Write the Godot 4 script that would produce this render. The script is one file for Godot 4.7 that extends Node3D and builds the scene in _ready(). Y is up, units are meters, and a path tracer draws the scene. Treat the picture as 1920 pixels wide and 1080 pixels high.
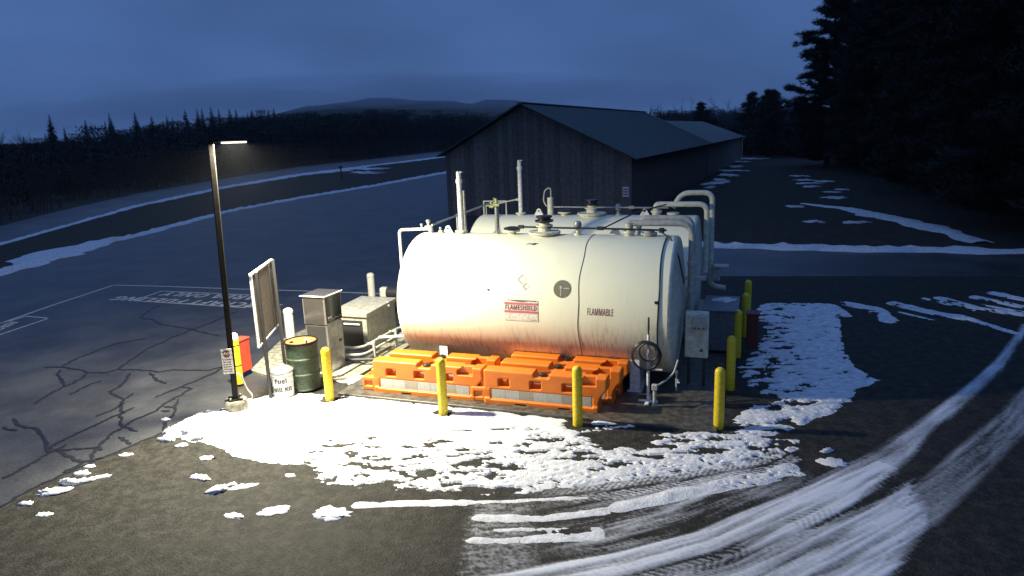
extends Node3D

# ---------------------------------------------------------------- helpers
class MB:
	var v := PackedVector3Array()
	var n := PackedVector3Array()
	var c := PackedColorArray()
	var uv := PackedVector2Array()
	var idx := PackedInt32Array()
	func tri(a: Vector3, b: Vector3, d: Vector3, na: Vector3, nb: Vector3, nd: Vector3) -> void:
		var i := v.size()
		v.append(a); v.append(b); v.append(d)
		n.append(na); n.append(nb); n.append(nd)
		idx.append(i)
		if (b - a).cross(d - a).dot(na + nb + nd) > 0.0:
			idx.append(i + 2); idx.append(i + 1)
		else:
			idx.append(i + 1); idx.append(i + 2)
	func poly(p: Array, nn: Vector3) -> void:
		for k in range(1, p.size() - 1):
			tri(p[0], p[k], p[k + 1], nn, nn, nn)
	func quadn(a: Vector3, b: Vector3, d: Vector3, e: Vector3, na: Vector3, nb: Vector3, nd: Vector3, ne: Vector3) -> void:
		tri(a, b, d, na, nb, nd)
		tri(a, d, e, na, nd, ne)
	func box(t: Transform3D, s: Vector3, bev := 0.0) -> void:
		var h := s * 0.5
		var b := minf(bev, minf(h.x, minf(h.y, h.z)) * 0.8)
		var ax := [Vector3.RIGHT, Vector3.UP, Vector3.BACK]
		var hs := [h.x, h.y, h.z]
		for k in 3:
			var p: Vector3 = ax[(k + 1) % 3]
			var q: Vector3 = ax[(k + 2) % 3]
			var hp: float = hs[(k + 1) % 3]
			var hq: float = hs[(k + 2) % 3]
			for sg in [-1.0, 1.0]:
				var o: Vector3 = ax[k] * hs[k] * sg
				poly([t * (o + p * (hp - b) + q * (hq - b)), t * (o - p * (hp - b) + q * (hq - b)), t * (o - p * (hp - b) - q * (hq - b)), t * (o + p * (hp - b) - q * (hq - b))], (t.basis * (ax[k] * sg)).normalized())
			if b > 0.0:
				for sp in [-1.0, 1.0]:
					for sq in [-1.0, 1.0]:
						var l: Vector3 = ax[k] * (hs[k] - b)
						var e1: Vector3 = p * hp * sp + q * (hq - b) * sq
						var e2: Vector3 = p * (hp - b) * sp + q * hq * sq
						poly([t * (e1 + l), t * (e1 - l), t * (e2 - l), t * (e2 + l)], (t.basis * (p * sp + q * sq)).normalized())
		if b > 0.0:
			for sx in [-1.0, 1.0]:
				for sy in [-1.0, 1.0]:
					for sz in [-1.0, 1.0]:
						poly([t * Vector3(sx * h.x, sy * (h.y - b), sz * (h.z - b)), t * Vector3(sx * (h.x - b), sy * h.y, sz * (h.z - b)), t * Vector3(sx * (h.x - b), sy * (h.y - b), sz * h.z)], (t.basis * Vector3(sx, sy, sz)).normalized())
	func bx(at: Vector3, s: Vector3, bev := 0.0) -> void:
		box(Transform3D(Basis(), at), s, bev)
	func tube(p: Array, r, seg := 10, caps := true) -> void:
		var m := p.size()
		if m < 2: return
		var rings := []
		var up := Vector3.ZERO
		for i in m:
			var d: Vector3 = (p[mini(i + 1, m - 1)] - p[maxi(i - 1, 0)]).normalized()
			if i == 0:
				up = d.cross(Vector3.UP if absf(d.y) < 0.9 else Vector3.RIGHT).normalized()
			else:
				up = (up - d * up.dot(d)).normalized()
			var w := d.cross(up)
			var rr: float = r[i] if r is Array else r
			var ring := []
			for k in seg:
				var a := TAU * k / seg
				var nn := up * cos(a) + w * sin(a)
				ring.append([p[i] + nn * rr, nn])
			rings.append(ring)
		for i in m - 1:
			for k in seg:
				var a = rings[i][k]
				var b = rings[i][(k + 1) % seg]
				var e = rings[i + 1][(k + 1) % seg]
				var f = rings[i + 1][k]
				quadn(a[0], b[0], e[0], f[0], a[1], b[1], e[1], f[1])
		if caps:
			for s in 2:
				var ring = rings[0] if s == 0 else rings[m - 1]
				var d: Vector3 = (p[0] - p[1]).normalized() if s == 0 else (p[m - 1] - p[m - 2]).normalized()
				var q := []
				for k in seg: q.append(ring[k][0])
				poly(q, d)
	func lathe(t: Transform3D, prof: Array, seg := 20, smooth := false) -> void:
		for i in prof.size() - 1:
			var a: Vector2 = prof[i]
			var b: Vector2 = prof[i + 1]
			var na := Vector2(b.y - a.y, a.x - b.x).normalized()
			var nb := na
			if smooth:
				if i > 0:
					var z: Vector2 = prof[i - 1]
					na = (na + Vector2(a.y - z.y, z.x - a.x).normalized()).normalized()
				if i < prof.size() - 2:
					var z: Vector2 = prof[i + 2]
					nb = (nb + Vector2(z.y - b.y, b.x - z.x).normalized()).normalized()
			for k in seg:
				var c0 := cos(TAU * k / seg)
				var s0 := sin(TAU * k / seg)
				var c1 := cos(TAU * (k + 1) / seg)
				var s1 := sin(TAU * (k + 1) / seg)
				var bs := t.basis
				quadn(t * Vector3(a.x * c0, a.y, a.x * s0), t * Vector3(a.x * c1, a.y, a.x * s1), t * Vector3(b.x * c1, b.y, b.x * s1), t * Vector3(b.x * c0, b.y, b.x * s0), bs * Vector3(na.x * c0, na.y, na.x * s0), bs * Vector3(na.x * c1, na.y, na.x * s1), bs * Vector3(nb.x * c1, nb.y, nb.x * s1), bs * Vector3(nb.x * c0, nb.y, nb.x * s0))
	func prism(pts: PackedVector2Array, d: float, t: Transform3D) -> void:
		var ti := Geometry2D.triangulate_polygon(pts)
		for s in [0.5, -0.5]:
			var nn := (t.basis * Vector3(0, 0, s)).normalized()
			for k in range(0, ti.size(), 3):
				tri(t * Vector3(pts[ti[k]].x, pts[ti[k]].y, d * s), t * Vector3(pts[ti[k + 1]].x, pts[ti[k + 1]].y, d * s), t * Vector3(pts[ti[k + 2]].x, pts[ti[k + 2]].y, d * s), nn, nn, nn)
		var cw := Geometry2D.is_polygon_clockwise(pts)
		for k in pts.size():
			var a := pts[k]
			var b := pts[(k + 1) % pts.size()]
			var e := b - a
			var nn2 := Vector2(e.y, -e.x).normalized()
			if cw: nn2 = -nn2
			poly([t * Vector3(a.x, a.y, d * 0.5), t * Vector3(b.x, b.y, d * 0.5), t * Vector3(b.x, b.y, -d * 0.5), t * Vector3(a.x, a.y, -d * 0.5)], (t.basis * Vector3(nn2.x, nn2.y, 0)).normalized())
	func sheet(pts: PackedVector2Array, y: float) -> void:
		var ti := Geometry2D.triangulate_polygon(pts)
		for k in range(0, ti.size(), 3):
			tri(Vector3(pts[ti[k]].x, y, pts[ti[k]].y), Vector3(pts[ti[k + 1]].x, y, pts[ti[k + 1]].y), Vector3(pts[ti[k + 2]].x, y, pts[ti[k + 2]].y), Vector3.UP, Vector3.UP, Vector3.UP)
	func ribbon(p: Array, w: float, y: float, rng: RandomNumberGenerator = null) -> void:
		var l := []
		var r := []
		for i in p.size():
			var d: Vector2 = (p[mini(i + 1, p.size() - 1)] - p[maxi(i - 1, 0)]).normalized()
			var s := Vector2(-d.y, d.x) * w * 0.5 * (rng.randf_range(0.7, 1.2) if rng else 1.0)
			if rng and (i == 0 or i == p.size() - 1): s *= 0.25
			l.append(Vector3(p[i].x + s.x, y, p[i].y + s.y))
			r.append(Vector3(p[i].x - s.x, y, p[i].y - s.y))
		for i in p.size() - 1:
			poly([l[i], l[i + 1], r[i + 1], r[i]], Vector3.UP)
	func mesh() -> ArrayMesh:
		var a := []
		a.resize(Mesh.ARRAY_MAX)
		a[Mesh.ARRAY_VERTEX] = v
		a[Mesh.ARRAY_NORMAL] = n
		a[Mesh.ARRAY_INDEX] = idx
		if c.size() == v.size() and c.size() > 0: a[Mesh.ARRAY_COLOR] = c
		if uv.size() == v.size() and uv.size() > 0: a[Mesh.ARRAY_TEX_UV] = uv
		var m := ArrayMesh.new()
		m.add_surface_from_arrays(Mesh.PRIMITIVE_TRIANGLES, a)
		return m

var taken := {}
func numbered(called: String, parent: Node) -> String:
	var key := str(parent.get_instance_id()) + called
	var k: int = taken.get(key, 0)
	taken[key] = k + 1
	return called if k == 0 else "%s_%03d" % [called, k]

func obj(called: String, mb, m: Material, parent: Node = self) -> MeshInstance3D:
	var o := MeshInstance3D.new()
	o.name = numbered(called, parent)
	o.mesh = mb.mesh() if mb is MB else mb
	o.material_override = m
	parent.add_child(o, true)
	return o

func tag(o: Node, label: String, category: String, group := "") -> Node:
	o.set_meta("label", label)
	o.set_meta("category", category)
	if group: o.set_meta("group", group)
	return o

func thing(called: String, label: String, category: String, at := Vector3.ZERO, turn := 0.0, group := "") -> Node3D:
	var o := Node3D.new()
	o.name = numbered(called, self)
	add_child(o, true)
	o.position = at
	o.rotation.y = turn
	tag(o, label, category, group)
	return o

func struct(called: String, mb, m: Material) -> MeshInstance3D:
	var o := obj(called, mb, m)
	o.set_meta("kind", "structure")
	return o

func copy_of(o: Node3D, called: String, at: Vector3, turn: float, label: String) -> Node3D:
	var r: Node3D = o.duplicate()
	r.name = numbered(called, self)
	add_child(r, true)
	r.position = at
	r.rotation.y = turn
	r.set_meta("label", label)
	return r

# the tank yard stands turned by 19.4 degrees: x along the tanks, z towards the lot
const YAW := 0.338
const YC := Vector3(0.642, 0, -13.698)
func Y(x: float, y: float, z: float) -> Vector3:
	return YC + Vector3(cos(YAW), 0, sin(YAW)) * x + Vector3(-sin(YAW), 0, cos(YAW)) * z + Vector3(0, y, 0)
func Y2(x: float, z: float) -> Vector2:
	var p := Y(x, 0, z)
	return Vector2(p.x, p.z)
static func V(x: float, z: float) -> Vector2:
	return Vector2(x, z)
static func at(x: float, y: float, z: float) -> Transform3D:
	return Transform3D(Basis(), Vector3(x, y, z))
static func P3(x: float, y: float, z: float) -> Vector3:
	return Vector3(x, y, z)

static func bent(p: Array, r: float, k := 5) -> Array:
	var out := [p[0]]
	for i in range(1, p.size() - 1):
		var a: Vector3 = (p[i - 1] - p[i])
		var b: Vector3 = (p[i + 1] - p[i])
		var rr := minf(r, minf(a.length(), b.length()) * 0.49)
		var s: Vector3 = p[i] + a.normalized() * rr
		var e: Vector3 = p[i] + b.normalized() * rr
		for j in k + 1:
			var t := float(j) / k
			out.append(s.lerp(p[i], t).lerp(p[i].lerp(e, t), t))
	out.append(p[p.size() - 1])
	return out

# ---------------------------------------------------------------- materials
var tex := {}
func noise_tex(key: String, size: int, freq: float, lo: Color, hi: Color, oct := 5, kind := FastNoiseLite.TYPE_SIMPLEX_SMOOTH, bump := false, gain := 0.55, mid := 0.5) -> NoiseTexture2D:
	if tex.has(key): return tex[key]
	var f := FastNoiseLite.new()
	f.noise_type = kind
	f.seed = key.hash() % 10000
	f.frequency = freq
	f.fractal_octaves = oct
	f.fractal_gain = gain
	var t := NoiseTexture2D.new()
	t.width = size
	t.height = size
	t.seamless = true
	t.generate_mipmaps = false
	t.noise = f
	if bump:
		t.as_normal_map = true
		t.bump_strength = 6.0
	else:
		var g := Gradient.new()
		g.set_color(0, lo)
		g.set_color(1, hi)
		g.set_offset(0, mid - 0.3)
		g.set_offset(1, mid + 0.3)
		t.color_ramp = g
	tex[key] = t
	return t

func grey(x: float) -> Color:
	return Color(x, x, x)

func M(col: Color, rough := 0.7, metal := 0.0) -> StandardMaterial3D:
	var m := StandardMaterial3D.new()
	m.albedo_color = col.linear_to_srgb()
	m.roughness = rough
	m.metallic = metal
	return m

func worn(m: StandardMaterial3D, t: Texture2D, metres: float, nrm: Texture2D = null, ns := 0.5, world := true) -> StandardMaterial3D:
	m.albedo_texture = t
	m.uv1_triplanar = true
	m.uv1_world_triplanar = world
	m.uv1_scale = Vector3.ONE / metres
	if nrm:
		m.normal_enabled = true
		m.normal_texture = nrm
		m.normal_scale = ns
	return m

# ---------------------------------------------------------------- surface nets, for moulded shapes
func nets(f: Callable, lo: Vector3, hi: Vector3, h: float) -> MB:
	var nx := int(ceil((hi.x - lo.x) / h)) + 1
	var ny := int(ceil((hi.y - lo.y) / h)) + 1
	var nz := int(ceil((hi.z - lo.z) / h)) + 1
	var d := PackedFloat32Array()
	d.resize(nx * ny * nz)
	for k in nz:
		for j in ny:
			for i in nx:
				d[(k * ny + j) * nx + i] = f.call(lo + Vector3(i, j, k) * h)
	var mb := MB.new()
	var ids := PackedInt32Array()
	ids.resize(nx * ny * nz)
	ids.fill(-1)
	var cn := [Vector3i(0, 0, 0), Vector3i(1, 0, 0), Vector3i(0, 1, 0), Vector3i(1, 1, 0), Vector3i(0, 0, 1), Vector3i(1, 0, 1), Vector3i(0, 1, 1), Vector3i(1, 1, 1)]
	var ed := [[0, 1], [2, 3], [4, 5], [6, 7], [0, 2], [1, 3], [4, 6], [5, 7], [0, 4], [1, 5], [2, 6], [3, 7]]
	var e := h * 0.5
	for k in nz - 1:
		for j in ny - 1:
			for i in nx - 1:
				var s := []
				var neg := 0
				for q in cn:
					var x := d[((k + q.z) * ny + j + q.y) * nx + i + q.x]
					s.append(x)
					if x < 0.0: neg += 1
				if neg == 0 or neg == 8: continue
				var p := Vector3.ZERO
				var m := 0
				for g in ed:
					var a: float = s[g[0]]
					var b: float = s[g[1]]
					if (a < 0.0) != (b < 0.0):
						p += Vector3(cn[g[0]]).lerp(Vector3(cn[g[1]]), a / (a - b))
						m += 1
				p = lo + (Vector3(i, j, k) + p / m) * h
				ids[(k * ny + j) * nx + i] = mb.v.size()
				mb.v.append(p)
				mb.n.append(Vector3(f.call(p + Vector3(e, 0, 0)) - f.call(p - Vector3(e, 0, 0)), f.call(p + Vector3(0, e, 0)) - f.call(p - Vector3(0, e, 0)), f.call(p + Vector3(0, 0, e)) - f.call(p - Vector3(0, 0, e))).normalized())
	for k in range(1, nz - 1):
		for j in range(1, ny - 1):
			for i in range(1, nx - 1):
				var o := (k * ny + j) * nx + i
				for a in 3:
					var st: int = [1, nx, nx * ny][a]
					if (d[o] < 0.0) == (d[o + st] < 0.0): continue
					var s1: int = [nx, nx * ny, 1][a]
					var s2: int = [nx * ny, 1, nx][a]
					var q := [ids[o], ids[o - s1], ids[o - s1 - s2], ids[o - s2]]
					if q.min() < 0: continue
					var g := [q[0], q[1], q[2], q[0], q[2], q[3]]
					if d[o] >= 0.0: g = [q[0], q[2], q[1], q[0], q[3], q[2]]
					# Godot draws clockwise faces
					for t in [0, 3]:
						mb.idx.append(g[t]); mb.idx.append(g[t + 2]); mb.idx.append(g[t + 1])
	return mb

static func rbox(p: Vector3, c: Vector3, h: Vector3, r: float) -> float:
	var q := (p - c).abs() - h + Vector3(r, r, r)
	return q.max(Vector3.ZERO).length() + minf(maxf(q.x, maxf(q.y, q.z)), 0.0) - r
static func smin(a: float, b: float, k: float) -> float:
	var h := clampf(0.5 + 0.5 * (b - a) / k, 0, 1)
	return lerpf(b, a, h) - k * h * (1 - h)
static func smax(a: float, b: float, k: float) -> float:
	return -smin(-a, -b, k)

# ---------------------------------------------------------------- lettering
func letters(s: String, height: float, bold := false, depth := 0.002) -> MB:
	var t := TextMesh.new()
	var f := SystemFont.new()
	f.font_names = PackedStringArray(["Droid Sans"])
	if bold: f.font_weight = 700
	t.font = f
	t.font_size = 64
	t.pixel_size = height / 46.0
	t.depth = depth
	t.text = s
	var a := t.get_mesh_arrays()
	var mb := MB.new()
	mb.v = a[Mesh.ARRAY_VERTEX]
	mb.n = a[Mesh.ARRAY_NORMAL]
	mb.idx = a[Mesh.ARRAY_INDEX]
	return mb

func turned(mb: MB, t: Transform3D) -> MB:
	for i in mb.v.size():
		mb.v[i] = t * mb.v[i]
		mb.n[i] = (t.basis * mb.n[i]).normalized()
	return mb

# ---------------------------------------------------------------- scene
var m := {}
func make_materials() -> void:
	var blot := noise_tex("blot", 512, 0.012, grey(0.82), grey(1.0), 6)
	var grime := noise_tex("grime", 512, 0.02, grey(0.6), grey(1.0), 6, FastNoiseLite.TYPE_SIMPLEX_SMOOTH, false, 0.65)
	var pit := noise_tex("pit", 512, 0.09, grey(0), grey(1), 4, FastNoiseLite.TYPE_SIMPLEX_SMOOTH, true)
	var stone := noise_tex("stone", 1024, 0.016, grey(0.5), grey(1.0), 6, FastNoiseLite.TYPE_SIMPLEX_SMOOTH, false, 0.95)
	var smooth := noise_tex("smooth", 1024, 0.004, grey(0.66), grey(1.0), 8, FastNoiseLite.TYPE_SIMPLEX_SMOOTH, false, 0.62)
	var gravel := noise_tex("gravel", 1024, 0.12, grey(0), grey(1), 4, FastNoiseLite.TYPE_SIMPLEX_SMOOTH, true)
	var turf := noise_tex("turf", 1024, 0.008, Color(0.42, 0.46, 0.36), Color(1.0, 0.94, 0.8), 8, FastNoiseLite.TYPE_SIMPLEX_SMOOTH, false, 0.75)
	var wood := noise_tex("wood", 512, 0.03, grey(0.55), grey(1.0), 6, FastNoiseLite.TYPE_SIMPLEX_SMOOTH, false, 0.6)
	var rusty := noise_tex("rusty", 512, 0.016, Color(0.55, 0.42, 0.36), Color(1.0, 1.0, 1.0), 7, FastNoiseLite.TYPE_SIMPLEX_SMOOTH, false, 0.65, 0.42)
	m.lot = worn(M(Color(0.046, 0.043, 0.034), 0.75), stone, 5.3, gravel, 0.28)
	m.lot.metallic_specular = 0.3
	m.apron = worn(M(Color(0.052, 0.052, 0.052), 0.45), smooth, 11.7, gravel, 0.15)
	m.runway = worn(M(Color(0.09, 0.09, 0.09), 0.5), smooth, 17.0)
	m.grass = worn(M(Color(0.032, 0.03, 0.017), 0.95), turf, 7.1, gravel, 0.9)
	m.seal = worn(M(Color(0.012, 0.012, 0.013), 0.45), grime, 0.7)
	m.line = worn(M(Color(0.62, 0.62, 0.6), 0.7), noise_tex("flake", 512, 0.03, grey(0.65), grey(1.0), 6, FastNoiseLite.TYPE_SIMPLEX_SMOOTH, false, 0.7), 1.3)
	m.concrete = worn(M(Color(0.34, 0.32, 0.24), 0.8), grime, 1.7, gravel, 0.3)
	m.wet = worn(M(Color(0.1, 0.09, 0.07), 0.42), grime, 2.3, gravel, 0.15)
	m.snow = M(Color(0.7, 0.705, 0.71), 0.8)
	worn(m.snow, noise_tex("crust", 1024, 0.01, grey(0.8), grey(1.0), 8, FastNoiseLite.TYPE_SIMPLEX_SMOOTH, false, 0.75), 2.3, pit, 0.3)
	m.film = M(Color(0.68, 0.69, 0.71), 0.8)
	m.film.vertex_color_use_as_albedo = true
	m.film.transparency = BaseMaterial3D.TRANSPARENCY_ALPHA
	m.cream = worn(M(Color(0.7, 0.69, 0.53), 0.42), blot, 0.9)
	m.pipegrey = worn(M(Color(0.44, 0.44, 0.39), 0.5), blot, 0.8)
	m.white = worn(M(Color(0.78, 0.78, 0.75), 0.45), blot, 0.7)
	m.steel = worn(M(Color(0.42, 0.41, 0.37), 0.34, 0.75), blot, 0.9)
	m.galv = worn(M(Color(0.5, 0.5, 0.48), 0.45, 0.55), grime, 0.4)
	m.grey = worn(M(Color(0.4, 0.39, 0.32), 0.42, 0.2), blot, 1.1)
	m.tankbox = worn(M(Color(0.14, 0.15, 0.16), 0.5), blot, 0.9)
	m.olive = M(Color(0.13, 0.125, 0.075), 0.5)
	m.mirror = M(Color(0.3, 0.29, 0.27), 0.22, 0.9)
	m.dark = M(Color(0.02, 0.02, 0.021), 0.5)
	m.black = M(Color(0.012, 0.012, 0.013), 0.35)
	m.bronze = worn(M(Color(0.011, 0.01, 0.009), 0.32, 0.0), blot, 0.6)
	m.bronze.metallic_specular = 0.2
	m.glass = M(Color(0.01, 0.012, 0.014), 0.12)
	m.yellow = worn(M(Color(0.78, 0.58, 0.015), 0.42), blot, 0.35)
	m.cap = worn(M(Color(0.72, 0.7, 0.6), 0.45), blot, 0.35)
	m.orange = worn(M(Color(0.68, 0.165, 0.009), 0.45), noise_tex("scuff", 512, 0.008, grey(0.93), grey(1.0), 5), 1.6)
	m.red = worn(M(Color(0.55, 0.05, 0.02), 0.5), blot, 0.5)
	m.darkred = worn(M(Color(0.11, 0.012, 0.01), 0.5), blot, 0.5)
	m.green = worn(M(Color(0.03, 0.062, 0.03), 0.55), rusty, 0.6)
	m.rust = worn(M(Color(0.45, 0.13, 0.03), 0.85), rusty, 0.35, pit, 0.5)
	m.brass = M(Color(0.25, 0.27, 0.12), 0.5, 0.4)
	m.board_back = worn(M(Color(0.13, 0.11, 0.08), 0.75), blot, 0.8)
	m.roof = worn(M(Color(0.035, 0.065, 0.056), 0.6), blot, 3.0)
	m.wall = []
	for k in 4:
		m.wall.append(worn(M(Color(0.21, 0.185, 0.155) * [0.66, 0.85, 1.0, 1.5][k], 0.85), blot, 1.9))
	m.trim = M(Color(0.03, 0.03, 0.03), 0.7)
	m.bark = worn(M(Color(0.04, 0.033, 0.027), 0.9), wood, 0.8)
	m.pale_bark = M(Color(0.14, 0.12, 0.1), 0.9)
	m.needle = M(Color(0.012, 0.017, 0.009), 0.9)
	m.spruce = M(Color(0.013, 0.018, 0.012), 0.95)
	m.twig = M(Color(0.028, 0.024, 0.02), 0.9)
	m.hill = worn(M(Color(0.03, 0.034, 0.028), 0.95), turf, 60.0)
	m.ink = M(Color(0.02, 0.02, 0.02), 0.6)
	m.rose = M(Color(0.5, 0.1, 0.11), 0.6)
	m.ink_red = M(Color(0.16, 0.04, 0.03), 0.6)
	m.tape = worn(M(Color(0.46, 0.47, 0.42), 0.35), blot, 0.3)
	m.tape2 = worn(M(Color(0.5, 0.45, 0.36), 0.4), grime, 0.2)
	m.shell = M(Color(1, 1, 1), 0.42)
	m.shell.albedo_texture = tank_paint()
	var bulb := M(Color(0.9, 0.9, 0.9), 0.3)
	bulb.emission_enabled = true
	bulb.emission = Color(1.0, 0.97, 0.9)
	bulb.emission_energy_multiplier = 1.8
	m.bulb = bulb

func tank_paint() -> ImageTexture:
	var w := 1024
	var h := 512
	var a := FastNoiseLite.new(); a.seed = 5; a.frequency = 1.0; a.fractal_octaves = 4
	var b := FastNoiseLite.new(); b.seed = 9; b.frequency = 1.0; b.fractal_octaves = 2
	var px := PackedByteArray()
	px.resize(w * h * 3)
	for j in h:
		var ang := 360.0 * (j + 0.5) / h - 180.0      # 0 faces the lot, 90 is the crest
		for i in w:
			var x := 5.24 * i / w
			var blot := a.get_noise_2d(x * 0.9, ang * 0.022) * 0.5 + 0.5
			var run := b.get_noise_2d(x * 17.0, ang * 0.045)
			var run2 := b.get_noise_2d(x * 42.0 + 50.0, ang * 0.09)
			var reach := a.get_noise_2d(x * 1.3 + 40.0, 3.0) * 14.0
			reach += 9.0 * smoothstep(2.6, 4.4, x)
			var low := smoothstep(-6.0 + reach, -36.0 + reach, ang) * (1.0 - 0.4 * smoothstep(-60.0, -90.0, ang))
			var dirt := low * (0.22 + 0.95 * clampf(run * 0.9 + run2 * 0.75, 0.0, 1.0))
			dirt += smoothstep(62.0, 92.0, ang) * clampf(blot * 1.6 - 0.72, 0.0, 1.0) * 0.6
			dirt += clampf(blot - 0.62, 0.0, 1.0) * 0.5 + clampf(run - 0.35, 0.0, 1.0) * 0.2
			dirt = clampf(dirt, 0.0, 0.85)
			var c := Color(0.74, 0.73, 0.54).lerp(Color(0.27, 0.25, 0.17), dirt * 0.8) * (0.95 + 0.08 * blot)
			c = c.linear_to_srgb()
			var o := (j * w + i) * 3
			px[o] = int(c.r * 255)
			px[o + 1] = int(c.g * 255)
			px[o + 2] = int(c.b * 255)
	return ImageTexture.create_from_image(Image.create_from_data(w, h, false, Image.FORMAT_RGB8, px))

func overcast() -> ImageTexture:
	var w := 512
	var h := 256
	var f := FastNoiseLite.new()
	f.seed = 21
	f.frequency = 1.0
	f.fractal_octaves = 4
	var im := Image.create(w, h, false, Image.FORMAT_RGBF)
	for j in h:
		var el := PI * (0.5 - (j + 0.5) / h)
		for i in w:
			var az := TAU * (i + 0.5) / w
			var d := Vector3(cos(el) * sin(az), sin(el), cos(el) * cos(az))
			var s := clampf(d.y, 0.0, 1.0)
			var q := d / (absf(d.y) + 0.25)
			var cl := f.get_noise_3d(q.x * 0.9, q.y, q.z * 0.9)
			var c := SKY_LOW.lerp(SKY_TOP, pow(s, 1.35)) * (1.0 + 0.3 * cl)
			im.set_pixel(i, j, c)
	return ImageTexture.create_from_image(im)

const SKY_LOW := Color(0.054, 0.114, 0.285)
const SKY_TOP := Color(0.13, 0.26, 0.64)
const LAMP_AT := Vector3(-4.62, 4.9, -12.14)

func _ready() -> void:
	var cam := Camera3D.new()
	cam.name = "camera"
	cam.basis = Basis(Vector3.RIGHT, deg_to_rad(-12.5586)) * Basis(Vector3.BACK, deg_to_rad(-2.0569))
	cam.position = Vector3(0, 4.79, 0)
	cam.fov = 45.32
	cam.near = 0.1
	cam.far = 4000.0
	add_child(cam)
	cam.current = true
	var e := Environment.new()
	e.background_mode = Environment.BG_SKY
	e.sky = Sky.new()
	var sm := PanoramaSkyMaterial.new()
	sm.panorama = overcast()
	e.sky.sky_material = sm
	e.background_energy_multiplier = 1.0
	e.tonemap_mode = Environment.TONE_MAPPER_LINEAR
	e.tonemap_exposure = 1.0
	e.sdfgi_enabled = true
	e.ssao_enabled = true
	e.ssil_enabled = true
	e.volumetric_fog_enabled = true
	e.volumetric_fog_density = 0.0
	e.fog_enabled = true
	e.fog_density = 0.00015
	e.fog_light_color = Color(0.95, 0.97, 1.0)
	var we := WorldEnvironment.new()
	we.name = "environment"
	we.environment = e
	add_child(we)
	make_materials()
	build_ground()
	build_far()
	build_hangar()
	build_yard_floor()
	build_tanks()
	build_lamp()
	build_bollards()
	build_barriers()
	build_island()
	build_right_end()
	build_snow()
	build_trees()

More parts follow.
